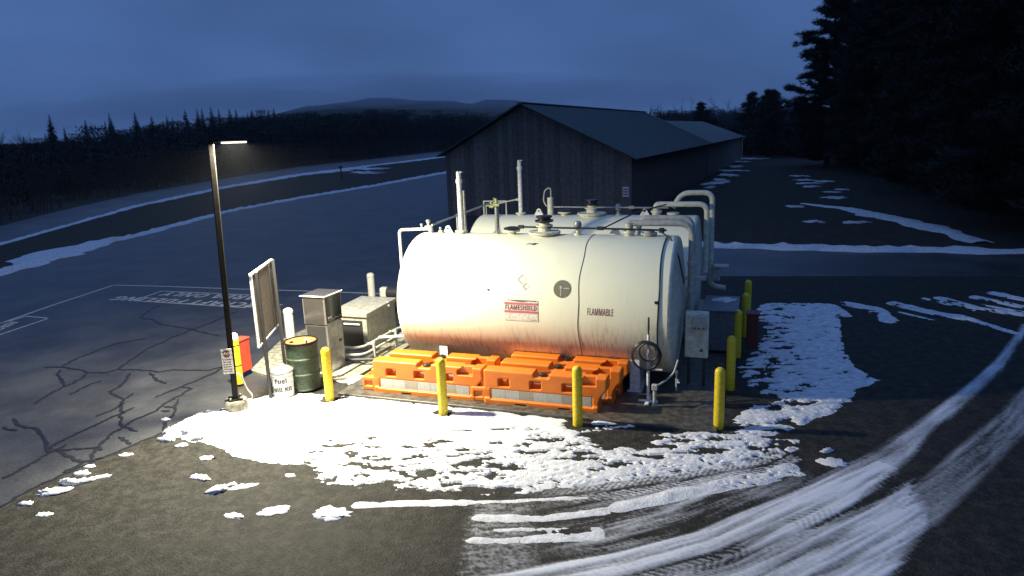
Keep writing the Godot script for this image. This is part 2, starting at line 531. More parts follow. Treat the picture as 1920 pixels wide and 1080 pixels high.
func build_ground() -> void:
	var g := MB.new()
	g.poly([P3(-1100, -0.012, 60), P3(900, -0.012, 60), P3(900, -0.012, -1300), P3(-1100, -0.012, -1300)], Vector3.UP)
	struct("ground", g, m.grass)
	var a := MB.new()
	a.sheet(PackedVector2Array([V(-20.4, 20), V(-20.4, -25.5), V(-20.65, -27.5), V(-21.0, -29.8), V(-21.2, -33.6), V(-20.7, -38.3), V(-20.3, -50.2), V(-18.2, -60.3), V(-14.1, -72.9), V(-8.2, -96), V(0, -118), V(27, -118), V(-3.7, -43), V(6.8, -38.4), V(8.1, -28.2), V(10.5, -27.2), V(13.2, -26.1), V(15.8, -25.3), V(18.4, -24.4), V(45, -17), V(45, 20)]), 0.0)
	struct("apron_pavement", a, m.apron)
	var l := MB.new()
	l.sheet(PackedVector2Array([V(-8.2, 14), V(-7.3, -8.27), V(-7.18, -8.75), V(-7.1, -9.18), V(-6.92, -9.59), V(-6.66, -10.03), V(-6.46, -10.37), V(-6.3, -10.68), V(-6.13, -11), V(-5.78, -11.53), V(-5.26, -12.07), V(-4.9, -14), V(-4.6, -20.4), V(0, -21.6), V(6.67, -22.18), V(10.87, -21.43), V(15.6, -20.5), V(45, -14.5), V(45, 14)]), 0.004)
	struct("lot_pavement", l, m.lot)
	var r := MB.new()
	r.sheet(PackedVector2Array([V(-20.1, -239.5), V(-33.3, -174.7), V(-40.9, -137.4), V(-40.8, -100.7), V(-39.7, -73.9), V(-36.3, -55.3), V(-34, -46.1), V(-31, -30), V(-25, -30), V(-27.3, -36.8), V(-28.5, -43), V(-31.2, -57.6), V(-32.3, -79.3), V(-31, -104), V(-27.5, -118), V(-22, -145), V(-14.7, -174.6), V(-5, -230)]), 0.0)
	struct("runway", r, m.runway)
	# sealed cracks in the apron
	var rng := RandomNumberGenerator.new()
	rng.seed = 3
	var cracks := [
		[V(-10.67, -14.97), V(-10.19, -14.92), V(-9.87, -14.77), V(-9.30, -14.46), V(-8.96, -14.42), V(-8.81, -14.65), V(-8.87, -15.17), V(-8.88, -15.63), V(-8.94, -16.21), V(-8.82, -16.71), V(-8.78, -17.14), V(-8.62, -17.64), V(-8.45, -18.15), V(-8.26, -18.85), V(-8.03, -19.70)],
		[V(-10.76, -19.30), V(-10.23, -19.04), V(-9.66, -18.44), V(-9.10, -18.11), V(-8.56, -17.80), V(-8.07, -17.43), V(-7.52, -17.03)],
		[V(-10.76, -19.30), V(-10.92, -20.12), V(-10.93, -20.89)],
		[V(-8.78, -14.60), V(-8.32, -14.55), V(-7.77, -14.33), V(-7.51, -14.46), V(-7.04, -14.38), V(-6.64, -14.34), V(-6.39, -14.64)],
		[V(-7.94, -14.35), V(-7.70, -13.98), V(-7.42, -13.73), V(-7.23, -13.56)],
		[V(-10.28, -14.98), V(-10.29, -15.46), V(-10.18, -16.06), V(-10.00, -16.71), V(-9.68, -16.92), V(-9.43, -17.11)],
		[V(-10.17, -14.72), V(-10.00, -14.38), V(-9.63, -13.95), V(-9.35, -13.63), V(-9.30, -13.84), V(-9.32, -14.23), V(-9.37, -14.44)],
		[V(-9.35, -13.63), V(-9.41, -13.28), V(-9.39, -13.01), V(-9.34, -12.65)],
		[V(-8.94, -13.08), V(-8.94, -13.42), V(-8.87, -13.73), V(-8.75, -13.91)],
		[V(-8.38, -14.36), V(-8.25, -13.96), V(-8.14, -13.44), V(-8.21, -13.23), V(-7.98, -13.01), V(-7.66, -12.74), V(-7.65, -13.08)],
		[V(-7.66, -12.74), V(-7.56, -12.46), V(-7.31, -12.07), V(-7.24, -11.84), V(-7.08, -11.55), V(-6.92, -11.37), V(-6.55, -11.16)],
		[V(-7.71, -11.90), V(-7.64, -12.10), V(-7.55, -12.36), V(-7.54, -12.52)],
		[V(-7.21, -12.30), V(-7.33, -11.96), V(-7.42, -11.80), V(-7.49, -11.53), V(-7.58, -11.24), V(-7.67, -11.03), V(-7.73, -10.79), V(-7.71, -10.51)],
		[V(-6.92, -11.37), V(-6.86, -11.75), V(-6.72, -12.02), V(-6.71, -12.38), V(-6.65, -12.65), V(-6.58, -12.90), V(-6.54, -13.21), V(-6.80, -13.33)],
		[V(-6.61, -12.07), V(-6.42, -12.05)],
		[V(-6.66, -12.27), V(-6.46, -12.23)],
		[V(-6.56, -12.68), V(-6.28, -11.86), V(-6.27, -11.64), V(-6.12, -11.15)],
		[V(-7.06, -12.75), V(-6.95, -13.07), V(-6.79, -13.37), V(-6.64, -13.72), V(-6.48, -14.08), V(-6.39, -14.64)],
		[V(-6.91, -11.35), V(-6.97, -11.07), V(-6.94, -10.73), V(-6.91, -10.50), V(-6.76, -10.13)],
		[V(-6.78, -10.96), V(-6.61, -10.80), V(-6.40, -10.64)],
		[V(-9.27, -11.96), V(-8.90, -11.60), V(-8.48, -11.42), V(-8.14, -11.07), V(-7.66, -10.46), V(-7.56, -10.53), V(-7.43, -10.45), V(-7.05, -10.15), V(-6.83, -10.05), V(-6.56, -10.13)],
		[V(-7.50, -10.50), V(-7.19, -10.52), V(-6.87, -10.54), V(-6.77, -10.47)],
		[V(-6.83, -10.05), V(-6.86, -9.85), V(-6.95, -9.70)],
		[V(-7.76, -9.56), V(-7.71, -9.75), V(-7.67, -10.03), V(-7.63, -10.33), V(-7.52, -10.73)],
		[V(-9.19, -11.57), V(-9.02, -11.45), V(-8.80, -11.38)],
		[V(-7.3, -8.27), V(-7.18, -8.75), V(-7.1, -9.18), V(-6.92, -9.59), V(-6.66, -10.03), V(-6.46, -10.37), V(-6.3, -10.68), V(-6.13, -11), V(-5.78, -11.53)],
	]
	var pave: Node = get_node("apron_pavement")
	for cr in cracks:
		var mb := MB.new()
		var pts := []
		for i in cr.size() - 1:
			for k in 4:
				var t := k / 4.0
				pts.append(cr[i].lerp(cr[i + 1], t) + (V(rng.randf_range(-0.03, 0.03), rng.randf_range(-0.03, 0.03)) if k else Vector2.ZERO))
		pts.append(cr[cr.size() - 1])
		mb.ribbon(pts, 0.062, 0.009, rng)
		obj("crack_seal", mb, m.seal, pave)
	# painted lines and the fuelling legend
	var ln := MB.new()
	ln.ribbon([V(-14.7, -17), V(-14.72, -19.2), V(-14.6, -21.4), V(-14.3, -24.3)], 0.11, 0.0045)
	obj("painted_line", ln, m.line, pave)
	var ln2 := MB.new()
	ln2.ribbon([V(-14.3, -24.3), V(-12.4, -23.8), V(-8.8, -22.7), V(-7, -22.2), V(-4.4, -21.4), V(-2.6, -20.8)], 0.12, 0.0085)
	obj("painted_line", ln2, m.line, pave)
	for b in [[V(-12.16, -21.62), V(-11.91, -22.97), V(-7.7, -21.59), V(-8.04, -20.11)], [V(-15.3, -16.6), V(-14.5, -20.0), V(-13.6, -19.65), V(-14.1, -16.2)]]:
		var f := MB.new()
		for i in 4:
			var d: Vector2 = (b[(i + 1) % 4] - b[i]).normalized() * 0.04
			f.ribbon([b[i] + d * 1.2, b[(i + 1) % 4] - d * 1.2 if i % 2 else b[(i + 1) % 4] + d], 0.08, 0.0045 + 0.001 * (i % 2))
		obj("painted_box", f, m.line, pave)
	for s in [["AIRCRAFT FUELING", V(-10.05, -21.13), 0.5, 0.325], ["AREA ONLY", V(-9.85, -21.95), 0.5, 0.325], ["AIRCRAFT FUELING", V(-14.2, -17.6), 0.28, 4.6], ["AREA ONLY", V(-14.75, -17.7), 0.28, 4.6]]:
		# read from the far side: the tops of the letters point at the lot
		var mb := letters(s[0], s[2], true, 0.004)
		var yb := Basis(Vector3.UP, PI - s[3]) * Basis(Vector3.RIGHT, -PI / 2)
		turned(mb, Transform3D(yb, P3(s[1].x, 0.006, s[1].y)))
		obj("painted_lettering", mb, m.line, pave)

func build_far() -> void:
	# wooded hill behind the runway
	var f := FastNoiseLite.new()
	f.seed = 4
	f.frequency = 0.006
	f.fractal_octaves = 5
	var nx := 90
	var nz := 26
	var pt := []
	for j in nz:
		for i in nx:
			var x := -900.0 + 1500.0 * i / (nx - 1)
			var z := -620.0 - 620.0 * j / (nz - 1)
			var t := float(j) / (nz - 1)
			var h := 38.0 * sin(minf(t * 1.7, 1.0) * PI * 0.5) * exp(-pow(absf(x + 140.0) / 230.0, 3.5)) + 16.0 * sin(minf(t * 1.7, 1.0) * PI * 0.5)
			h *= 1.0 + 0.3 * f.get_noise_2d(x, z)
			h += 2.5 * f.get_noise_2d(x * 9.0, z * 9.0)
			pt.append(P3(x, h - 3.0, z))
	var mb := MB.new()
	for j in nz - 1:
		for i in nx - 1:
			var a: Vector3 = pt[j * nx + i]
			var b: Vector3 = pt[j * nx + i + 1]
			var c: Vector3 = pt[(j + 1) * nx + i + 1]
			var d: Vector3 = pt[(j + 1) * nx + i]
			var n1 := (b - a).cross(d - a).normalized()
			if n1.y < 0: n1 = -n1
			mb.quadn(a, b, c, d, n1, n1, n1, n1)
	struct("hill", mb, m.hill)
	# low cloud lying on the hill
	for q in [[P3(-250, 38, -600), P3(240, 26, 120), 0.004], [P3(-150, 46, -620), P3(300, 30, 120), 0.005], [P3(-30, 41, -600), P3(260, 28, 120), 0.0045], [P3(-330, 30, -560), P3(220, 24, 120), 0.003], [P3(60, 33, -590), P3(240, 26, 120), 0.004]]:
		var fv := FogVolume.new()
		fv.name = numbered("low_cloud", self)
		fv.shape = RenderingServer.FOG_VOLUME_SHAPE_ELLIPSOID
		fv.size = q[1]
		fv.position = q[0]
		var fm := FogMaterial.new()
		fm.density = q[2]
		fm.albedo = Color(0.97, 0.97, 1.0)
		fv.material = fm
		add_child(fv, true)
		fv.set_meta("kind", "stuff")
		fv.set_meta("label", "low grey cloud hanging along the crest of the wooded hill")
		fv.set_meta("group", "low clouds along the hill crest")
		fv.set_meta("category", "cloud")

	var mk := thing("marker_post", "thin dark marker post standing on the brown strip by the runway", "marker post", P3(-20.6, 0, -86.5))
	var mp := MB.new()
	mp.tube([P3(0, 0, 0), P3(0, 1.5, 0)], 0.09, 8)
	obj("post", mp, m.trim, mk)
	var mh := MB.new()
	mh.bx(P3(0, 1.55, 0), P3(0.45, 0.3, 0.2), 0.03)
	obj("head", mh, m.trim, mk)

func build_hangar() -> void:
	var o := thing("hangar", "long dark timber aircraft hangar with green metal roof behind the tanks", "hangar", P3(6.81, 0, -38.38), -0.402)
	# local: x to the right along the gable, -z along the ridge; corner at the origin
	var wd := 11.5
	var el := 3.75
	var er := 3.4
	var rx := -6.35
	var ry := 6.45
	var ln := 33.4
	var n := 36
	for k in n:
		var x0 := -wd + wd * k / n
		var x1 := -wd + wd * (k + 1) / n - 0.012
		var top := func(x: float) -> float: return lerpf(el, ry, (x + wd) / (rx + wd)) if x < rx else lerpf(ry, er, (x - rx) / (-rx))
		var p := PackedVector2Array([V(x0, 0), V(x1, 0), V(x1, top.call(x1) - 0.06), V(x0, top.call(x0) - 0.06)])
		if x0 < rx and x1 > rx: p = PackedVector2Array([V(x0, 0), V(x1, 0), V(x1, top.call(x1) - 0.06), V(rx, ry - 0.06), V(x0, top.call(x0) - 0.06)])
		var mb := MB.new()
		mb.prism(p, 0.03, at(0, 0, -0.015 - 0.012 * (k % 2)))
		obj("board", mb, m.wall[[0, 1, 2, 1, 0, 2, 1, 3, 0, 1, 2, 0, 1][(k * 5 + k / 4) % 13]], o)
	var core := MB.new()
	core.prism(PackedVector2Array([V(-wd + 0.05, 0), V(-0.05, 0), V(-0.05, er - 0.12), V(rx, ry - 0.12), V(-wd + 0.05, el - 0.12)]), 0.1, at(0, 0, -0.12))
	obj("gable_frame", core, m.trim, o)
	var side := MB.new()
	side.bx(P3(-0.12, er * 0.5 - 0.05, -ln * 0.5 - 0.18), P3(0.1, er - 0.1, ln - 0.4))
	for k in 60:
		side.bx(P3(-0.055, er * 0.5 - 0.06, -0.5 - k * 0.55), P3(0.03, er - 0.14, 0.06))
	obj("side_wall", side, m.wall[1], o)
	var left := MB.new()
	left.bx(P3(-wd + 0.12, el * 0.5 - 0.05, -ln * 0.5 - 0.18), P3(0.1, el - 0.1, ln - 0.4))
	obj("side_wall", left, m.wall[0], o)
	var back := MB.new()
	back.prism(PackedVector2Array([V(-wd + 0.05, 0), V(-0.05, 0), V(-0.05, er - 0.12), V(rx, ry - 0.12), V(-wd + 0.05, el - 0.12)]), 0.1, at(0, 0, -ln + 0.1))
	obj("end_wall", back, m.wall[1], o)
	for s in 2:
		var a := V(-wd - 0.35, el - 0.15) if s == 0 else V(0.4, er - 0.2)
		var b := V(rx, ry)
		var d := b - a
		var mb := MB.new()
		var tr := Transform3D(Basis(P3(d.x, d.y, 0).normalized(), P3(-d.y, d.x, 0).normalized() * (1.0 if s == 0 else -1.0), P3(0, 0, 1 if s == 0 else -1)), P3((a.x + b.x) / 2, (a.y + b.y) / 2 + 0.03, -ln * 0.5 + 0.25))
		mb.box(tr, P3(d.length(), 0.07, ln + 0.5))
		obj("roof", mb, m.roof, o)
		var seam := MB.new()
		for k in 36:
			seam.box(tr * at(0, 0.05, -ln * 0.5 + 0.3 + k * 0.92), P3(d.length() - 0.02, 0.03, 0.035))
		obj("roof_seam", seam, m.roof, o)
	var cap := MB.new()
	cap.box(at(rx, ry + 0.09, -ln * 0.5 + 0.25), P3(0.34, 0.05, ln + 0.54))
	obj("ridge_cap", cap, m.galv, o)
	var o2 := thing("hangar", "lower green roofed hangar end to end beyond the nearer hangar", "hangar", P3(6.81, 0, -38.38) + P3(sin(0.402), 0, -cos(0.402)) * (ln + 0.6), -0.402)
	var l2 := 38.0
	var b2 := MB.new()
	b2.prism(PackedVector2Array([V(-wd, 0), V(-0.1, 0), V(-0.1, er - 0.1), V(-wd * 0.5, 5.45), V(-wd, er - 0.1)]), l2, at(0, 0, -l2 * 0.5))
	obj("wall", b2, m.wall[1], o2)
	for s in 2:
		var a := V(-wd - 0.3, er - 0.15) if s == 0 else V(0.4, er - 0.2)
		var b := V(-wd * 0.5, 5.6)
		var d := b - a
		var mb := MB.new()
		mb.box(Transform3D(Basis(P3(d.x, d.y, 0).normalized(), P3(-d.y, d.x, 0).normalized() * (1.0 if s == 0 else -1.0), P3(0, 0, 1 if s == 0 else -1)), P3((a.x + b.x) / 2, (a.y + b.y) / 2 + 0.03, -l2 * 0.5 + 0.1)), P3(d.length(), 0.07, l2 + 0.4))
		obj("roof", mb, m.roof, o2)
	var dsp := MB.new()
	dsp.tube(bent([P3(0.45, er - 0.25, -l2 + 0.2), P3(0.05, er - 0.55, -l2 + 0.2), P3(0.05, 0.1, -l2 + 0.2)], 0.2), 0.07, 8)
	obj("downspout", dsp, m.white, o2)
	# small notice near the corner of the gable
	var sg := thing("notice_sign", "small white notice sign with three dark rows on the hangar gable corner", "sign", P3(6.81, 0, -38.38) + Basis(Vector3.UP, -0.402) * P3(-0.32, 1.45, 0.05), -0.402)
	var pl := MB.new()
	pl.bx(P3(0, 0, 0), P3(0.36, 0.56, 0.02), 0.004)
	obj("plate", pl, m.white, sg)
	for k in 3:
		var row := MB.new()
		for q in 4: row.bx(P3(-0.105 + 0.07 * q, 0.14 - 0.14 * k, 0.0125), P3(0.05, 0.075, 0.003))
		obj("lettering", row, m.ink, sg)

func build_yard_floor() -> void:
	var s := MB.new()
	s.bx(P3(0.05, 0.03, -2.0), P3(7.0, 0.06, 8.9), 0.01)
	var sl := struct("concrete_slab", s, m.wet)
	sl.position = YC
	sl.rotation.y = -YAW
	var p := MB.new()
	p.prism(PackedVector2Array([V(-5.0, -2.08), V(-4.3, -1.95), V(-3.6, -1.55), V(-3.47, 2.5), V(-6.9, 2.5), V(-6.9, 0.4), V(-6.1, -1.7)]), 0.05, Transform3D(Basis(Vector3.RIGHT, -PI / 2), P3(0, 0.025, 0)))
	var pp := struct("concrete_pad", p, m.concrete)
	pp.position = YC
	pp.rotation.y = -YAW
	# raised island of the dispenser
	var i := MB.new()
	i.prism(PackedVector2Array([V(-4.95, -1.88), V(-4.15, -1.84), V(-3.9, -1.6), V(-3.85, 0.4), V(-4.0, 0.62), V(-5.2, 0.62), V(-5.2, -1.8)]), 0.09, Transform3D(Basis(Vector3.RIGHT, -PI / 2), P3(0, 0.047, 0)))
	var ii := struct("concrete_island", i, m.concrete)
	ii.position = YC
	ii.rotation.y = -YAW

# ---------------------------------------------------------------- tanks
const TR := 1.313
const TY := 1.504
const TH := 2.62

func on_tank(mb: MB, x: float, ang: float, lift := 0.004) -> MB:
	# bends a flat thing (x right, y up, z out) round the shell
	for i in mb.v.size():
		var p: Vector3 = mb.v[i]
		var a := ang + p.y / TR
		var r := TR + lift + p.z
		mb.v[i] = P3(x + p.x, TY + r * sin(a), r * cos(a))
		var q: Vector3 = mb.n[i]
		mb.n[i] = P3(q.x, q.y * cos(a) + q.z * sin(a), -q.y * sin(a) + q.z * cos(a))
	return mb

func patch(x: float, ang: float, w: float, h: float, lift: float, nx := 1, ny := 10) -> MB:
	var mb := MB.new()
	for j in ny:
		for i in nx:
			var p := []
			for q in [[0, 0], [1, 0], [1, 1], [0, 1]]:
				p.append(P3(-w / 2 + w * (i + q[0]) / nx, -h / 2 + h * (j + q[1]) / ny, 0))
			mb.poly(p, P3(0, 0, 1))
	return on_tank(mb, x, ang, lift)

func disc(x: float, ang: float, r: float, lift: float) -> MB:
	var mb := MB.new()
	for ring in 4:
		var r0 := r * ring / 4.0
		var r1 := r * (ring + 1) / 4.0
		for k in 28:
			var a := TAU * k / 28
			var b := TAU * (k + 1) / 28
			mb.poly([P3(cos(a) * r0, sin(a) * r0, 0), P3(cos(a) * r1, sin(a) * r1, 0), P3(cos(b) * r1, sin(b) * r1, 0), P3(cos(b) * r0, sin(b) * r0, 0)], P3(0, 0, 1))
	return on_tank(mb, x, ang, lift)

func flange(t: Node3D, called: String, x: float, y: float, z: float, prof: Array, mat: Material, seg := 20) -> MeshInstance3D:
	var mb := MB.new()
	mb.lathe(at(x, y, z), prof, seg)
	return obj(called, mb, mat, t)

func tank_body(label: String, z: float, shift: float) -> Node3D:
	var t := thing("fuel_tank", label, "fuel tank", Y(shift, 0, z), -YAW)
	var sh := MB.new()
	var seg := 96
	for i in 16:
		var x0 := -TH + 2 * TH * i / 16.0
		var x1 := -TH + 2 * TH * (i + 1) / 16.0
		for k in seg:
			var a := -PI + TAU * k / seg
			var b := -PI + TAU * (k + 1) / seg
			var first := sh.v.size()
			sh.quadn(P3(x0, TY + TR * sin(a), TR * cos(a)), P3(x1, TY + TR * sin(a), TR * cos(a)), P3(x1, TY + TR * sin(b), TR * cos(b)), P3(x0, TY + TR * sin(b), TR * cos(b)), P3(0, sin(a), cos(a)), P3(0, sin(a), cos(a)), P3(0, sin(b), cos(b)), P3(0, sin(b), cos(b)))
			var u0 := i / 16.0
			var u1 := (i + 1) / 16.0
			var v0 := float(k) / seg
			var v1 := float(k + 1) / seg
			sh.uv.append_array(PackedVector2Array([Vector2(u0, v0), Vector2(u1, v0), Vector2(u1, v1), Vector2(u0, v0), Vector2(u1, v1), Vector2(u0, v1)]))
	obj("shell", sh, m.shell, t)
	for s in [-1.0, 1.0]:
		var hd := MB.new()
		var prof := [V(TR, 0.0)]
		for k in range(1, 7):
			var a := PI * 0.5 * k / 6
			prof.append(V(TR - 0.07 + 0.07 * cos(a), 0.06 * sin(a)))
		prof.append_array([V(0.9, 0.105), V(0.5, 0.135), V(0.0, 0.15)])
		var mb := MB.new()
		mb.lathe(Transform3D(Basis(P3(0, 1, 0), P3(s, 0, 0), P3(0, 0, -s)) , P3(TH * s, TY, 0)), prof, 72, true)
		obj("head", mb, m.cream, t)
	for x in [-1.82, 2.02]:
		var sd := PackedVector2Array([V(-1.02, 0.06), V(1.02, 0.06)])
		for k in 17:
			var zz := 1.02 - 2.04 * k / 16
			sd.append(V(zz, TY - sqrt((TR + 0.004) * (TR + 0.004) - zz * zz)))
		var mb := MB.new()
		mb.prism(sd, 0.05, Transform3D(Basis(P3(0, 0, 1), P3(0, 1, 0), P3(-1, 0, 0)), P3(x, 0, 0)))
		for zz in [-1.03, 1.03]: mb.bx(P3(x, 0.375, zz), P3(0.18, 0.63, 0.03), 0.005)
		mb.bx(P3(x, 0.072, 0), P3(0.26, 0.025, 2.2), 0.004)
		obj("saddle", mb, m.white, t)
	return t

func lug(t: Node3D, x: float, z: float) -> void:
	var mb := MB.new()
	var p := PackedVector2Array([V(-0.13, -0.02)])
	for k in 9:
		var a := PI * (1.0 - k / 8.0)
		p.append(V(cos(a) * 0.06, 0.1 + sin(a) * 0.06))
	p.append(V(0.13, -0.02))
	mb.prism(p, 0.02, at(x, TY + TR, z))
	var l := obj("lifting_lug", mb, m.white, t)
	var h := MB.new()
	h.lathe(Transform3D(Basis(Vector3.RIGHT, PI / 2), P3(x, TY + TR + 0.1, z - 0.012)), [V(0.0, 0.0), V(0.022, 0.0), V(0.022, 0.025), V(0, 0.025)], 12)
	obj("eye", h, m.black, l)

func hatch(t: Node3D, x: float, top: float, w: float) -> void:
	var y := TY + TR
	flange(t, "manway_collar", x, y - 0.12, 0, [V(0, 0.0), V(w, 0.0), V(w, 0.14), V(w + 0.05, 0.14), V(w + 0.05, 0.17), V(w + 0.05, 0.18), V(w * 0.9, 0.185), V(0.0, 0.2)], m.cream, 28)
	var hub := flange(t, "fill_neck", x, y + 0.07, 0, [V(0.0, 0), V(0.13, 0), V(0.13, 0.09), V(0.17, 0.09), V(0.17, 0.12), V(0.11, 0.12), V(0.11, 0.17), V(0.0, 0.17)], m.cream, 20)
	flange(t, "fill_cap", x, top - 0.13, 0, [V(0, 0), V(0.18, 0.0), V(0.19, 0.035), V(0.13, 0.04), V(0.13, 0.08), V(0.16, 0.085), V(0.16, 0.12), V(0.03, 0.135), V(0, 0.135)], m.black, 20)
	for k in 8:
		var a := TAU * k / 8
		flange(t, "bolt", x + cos(a) * (w + 0.025), y + 0.05, sin(a) * (w + 0.025), [V(0.013, 0), V(0.013, 0.025), V(0, 0.025)], m.galv, 6)

func small_man(t: Node3D, x: float, z := 0.0) -> void:
	var y := TY + TR
	flange(t, "gauge_neck", x, y - 0.05, z, [V(0.08, 0), V(0.08, 0.1), V(0.16, 0.1), V(0.16, 0.135), V(0.1, 0.135), V(0, 0.135)], m.cream, 18)
	flange(t, "gauge_lid", x, y + 0.095, z, [V(0, 0), V(0.17, 0), V(0.175, 0.03), V(0.1, 0.05), V(0, 0.055)], m.black, 18)

func mushroom(t: Node3D, x: float, z := 0.0) -> void:
	var y := TY + TR
	flange(t, "vent_stem", x, y - 0.03, z, [V(0.07, 0), V(0.07, 0.06), V(0.03, 0.07), V(0.03, 0.14), V(0.045, 0.14)], m.cream, 14)
	flange(t, "vent_cap", x, y + 0.11, z, [V(0, 0), V(0.055, 0.0), V(0.075, 0.03), V(0.08, 0.1), V(0.06, 0.15), V(0.02, 0.165), V(0, 0.165)], m.galv, 16)

func tall_vent(t: Node3D, x: float, top: float, mat: Material, z := 0.0) -> void:
	var y := TY + TR
	flange(t, "vent_flange", x, y - 0.03, z, [V(0.09, 0), V(0.09, 0.06), V(0.13, 0.06), V(0.13, 0.09), V(0, 0.09)], m.cream, 16)
	flange(t, "vent_pipe", x, y + 0.05, z, [V(0.052, 0), V(0.052, top - y - 0.28), V(0.068, top - y - 0.28), V(0.068, top - y - 0.2), V(0.05, top - y - 0.2), V(0.05, top - y - 0.05), V(0, top - y - 0.05)], mat, 16)
	var mb := MB.new()
	mb.tube([P3(x, top - 0.03, z), P3(x, top, z), P3(x, top + 0.015, z)], [0.05, 0.05, 0.01], 14)
	mb.bx(P3(x + 0.055, top - 0.005, z), P3(0.06, 0.03, 0.07), 0.008)
	obj("vent_outlet", mb, m.galv, t)

func valve(mb: MB, p: Vector3, s: float) -> void:
	mb.tube([p - P3(s, 0, 0), p - P3(s * 0.6, 0, 0), p, p + P3(s * 0.6, 0, 0), p + P3(s, 0, 0)], [s * 0.55, s * 0.5, s * 0.8, s * 0.5, s * 0.55], 10)
	mb.tube([p, p + P3(0, s * 1.2, 0), p + P3(0, s * 1.9, 0), p + P3(0, s * 2.2, 0)], [s * 0.35, s * 0.4, s * 0.75, s * 0.4], 10)

func build_tanks() -> void:
	var y := TY + TR
	# ---- front tank
	var t := tank_body("front cream cylindrical fuel tank with placards, nearest the orange barriers", 0.0, 0.0)
	var seam := MB.new()
	var arc := []
	for k in 61:
		var a := -PI * 0.5 + PI * 1.1 * k / 60
		arc.append(P3(1.03 + 0.012 * sin(a * 9.0), TY + (TR + 0.0) * sin(a), TR * cos(a)))
	seam.tube(arc, 0.008, 6)
	obj("seam", seam, m.board_back, t)
	var strap := MB.new()
	arc = []
	for k in 50:
		var a := PI * 0.5 - PI * 0.72 * k / 49
		arc.append(P3(2.46 + 0.01 * sin(a * 5.0), TY + (TR + 0.012) * sin(a), (TR + 0.012) * cos(a)))
	strap.tube(arc, 0.013, 6)
	obj("cable", strap, m.black, t)
	for an in [0.25, -0.42]:
		var cl := MB.new()
		cl.bx(P3(0, 0, 0.012), P3(0.06, 0.05, 0.03), 0.006)
		obj("cable_clip", on_tank(cl, 2.43, an), m.black, t)
	# placards
	var pl := obj("placard", patch(-0.06, 0.055, 0.66, 0.4, 0.007, 1, 12), m.cap, t)
	var top := MB.new()
	top.prism(PackedVector2Array([V(-0.32, 0.195), V(0.31, 0.19), V(0.3, 0.172), V(0.14, 0.178), V(0.02, 0.158), V(-0.12, 0.168), V(-0.24, 0.188)]), 0.002, at(0, 0, 0))
	obj("torn_strip", on_tank(top, -0.06, 0.055, 0.011), m.board_back, pl)
	for k in 2: obj("red_band", patch(-0.06, 0.055 + [0.125, -0.025][k] / TR, 0.65, 0.04, 0.011, 1, 3), m.rose, pl)
	var lt := letters("FLAMESHIELD", 0.085, true)
	obj("lettering", on_tank(turned(lt, Transform3D(Basis.from_scale(P3(0.8, 1, 1)), P3(0, 0.05, 0))), -0.06, 0.055, 0.01), m.ink_red, pl)
	for k in 3: obj("small_print", patch(0.15 + 0.04 * k, -0.075, 0.028, 0.016, 0.011, 1, 1), m.grey, pl)
	var fl := letters("FLAMMABLE", 0.125)
	obj("flammable_lettering", on_tank(turned(fl, Transform3D(Basis.from_scale(P3(0.5, 1, 1)), P3(0, 0, 0))), 1.44, 0.085, 0.003), m.ink_red, t)
	var di := obj("gauge_dial", disc(0.72, 0.385, 0.165, 0.006), m.olive, t)
	var hand := MB.new()
	hand.bx(P3(0.06, 0.01, 0.004), P3(0.16, 0.02, 0.004))
	hand.bx(P3(-0.02, -0.07, 0.004), P3(0.02, 0.14, 0.004))
	hand.bx(P3(-0.02, 0.02, 0.007), P3(0.05, 0.05, 0.012), 0.004)
	obj("hand", on_tank(hand, 0.72, 0.385, 0.006), m.pipegrey, di)
	for q in [[-0.07, 0.5, 0.2], [0.02, 0.4, 0.15]]:
		var dm := MB.new()
		for k in 2:
			var r0: float = q[2] / 2
			var s := 1.0 if k else -1.0
			dm.poly([P3(0, r0 * s, 0), P3(-r0, 0, 0), P3(-r0 + 0.035, 0, 0), P3(0, (r0 - 0.035) * s, 0)], P3(0, 0, 1))
			dm.poly([P3(0, r0 * s, 0), P3(r0, 0, 0), P3(r0 - 0.012, 0, 0), P3(0, (r0 - 0.012) * s, 0)], P3(0, 0, 1))
		obj("hazard_diamond", on_tank(dm, q[0], q[1], 0.004), m.grey, t)
	obj("plug", disc(-0.72, 0.33, 0.022, 0.01), m.dark, t)
	obj("tag", patch(-1.68, 0.1, 0.018, 0.12, 0.006, 1, 2), m.grey, t)
	var st := MB.new()
	st.prism(PackedVector2Array([V(-0.13, -0.02), V(-0.06, 0.02), V(0.0, 0.018), V(0.05, 0.035), V(0.1, 0.03), V(0.13, 0.01), V(0.08, 0.0), V(0.07, -0.03), V(0.02, -0.028), V(-0.03, -0.005)]), 0.002, at(0, 0, 0))
	obj("tar_patch", on_tank(st, -0.05, 1.15, 0.003), m.dark, t)
	# fittings along the crest
	tall_vent(t, -1.75, 4.08, m.white)
	var riser := MB.new()
	riser.tube([P3(-0.95, y - 0.05, 0), P3(-0.95, 3.36, 0)], 0.045, 12)
	obj("gauge_riser", riser, m.steel, t)
	var riser2 := MB.new()
	riser2.tube([P3(-1.64, y - 0.02, 0.03), P3(-1.64, 3.7, 0.03)], 0.028, 8)
	obj("gauge_riser", riser2, m.steel, t)
	var rv := MB.new()
	valve(rv, P3(-0.95, 3.4, 0), 0.06)
	valve(rv, P3(-1.06, 3.37, 0), 0.045)
	obj("riser_valve", rv, m.brass, t)
	small_man(t, -0.63)
	hatch(t, 0.05, 3.2, 0.27)
	mushroom(t, 0.73)
	lug(t, -2.05, 0.0)
	lug(t, 1.45, -0.1)
	var cl2 := MB.new()
	valve(cl2, P3(-2.5, 2.93, 0), 0.075)
	valve(cl2, P3(-2.66, 2.9, 0.0), 0.05)
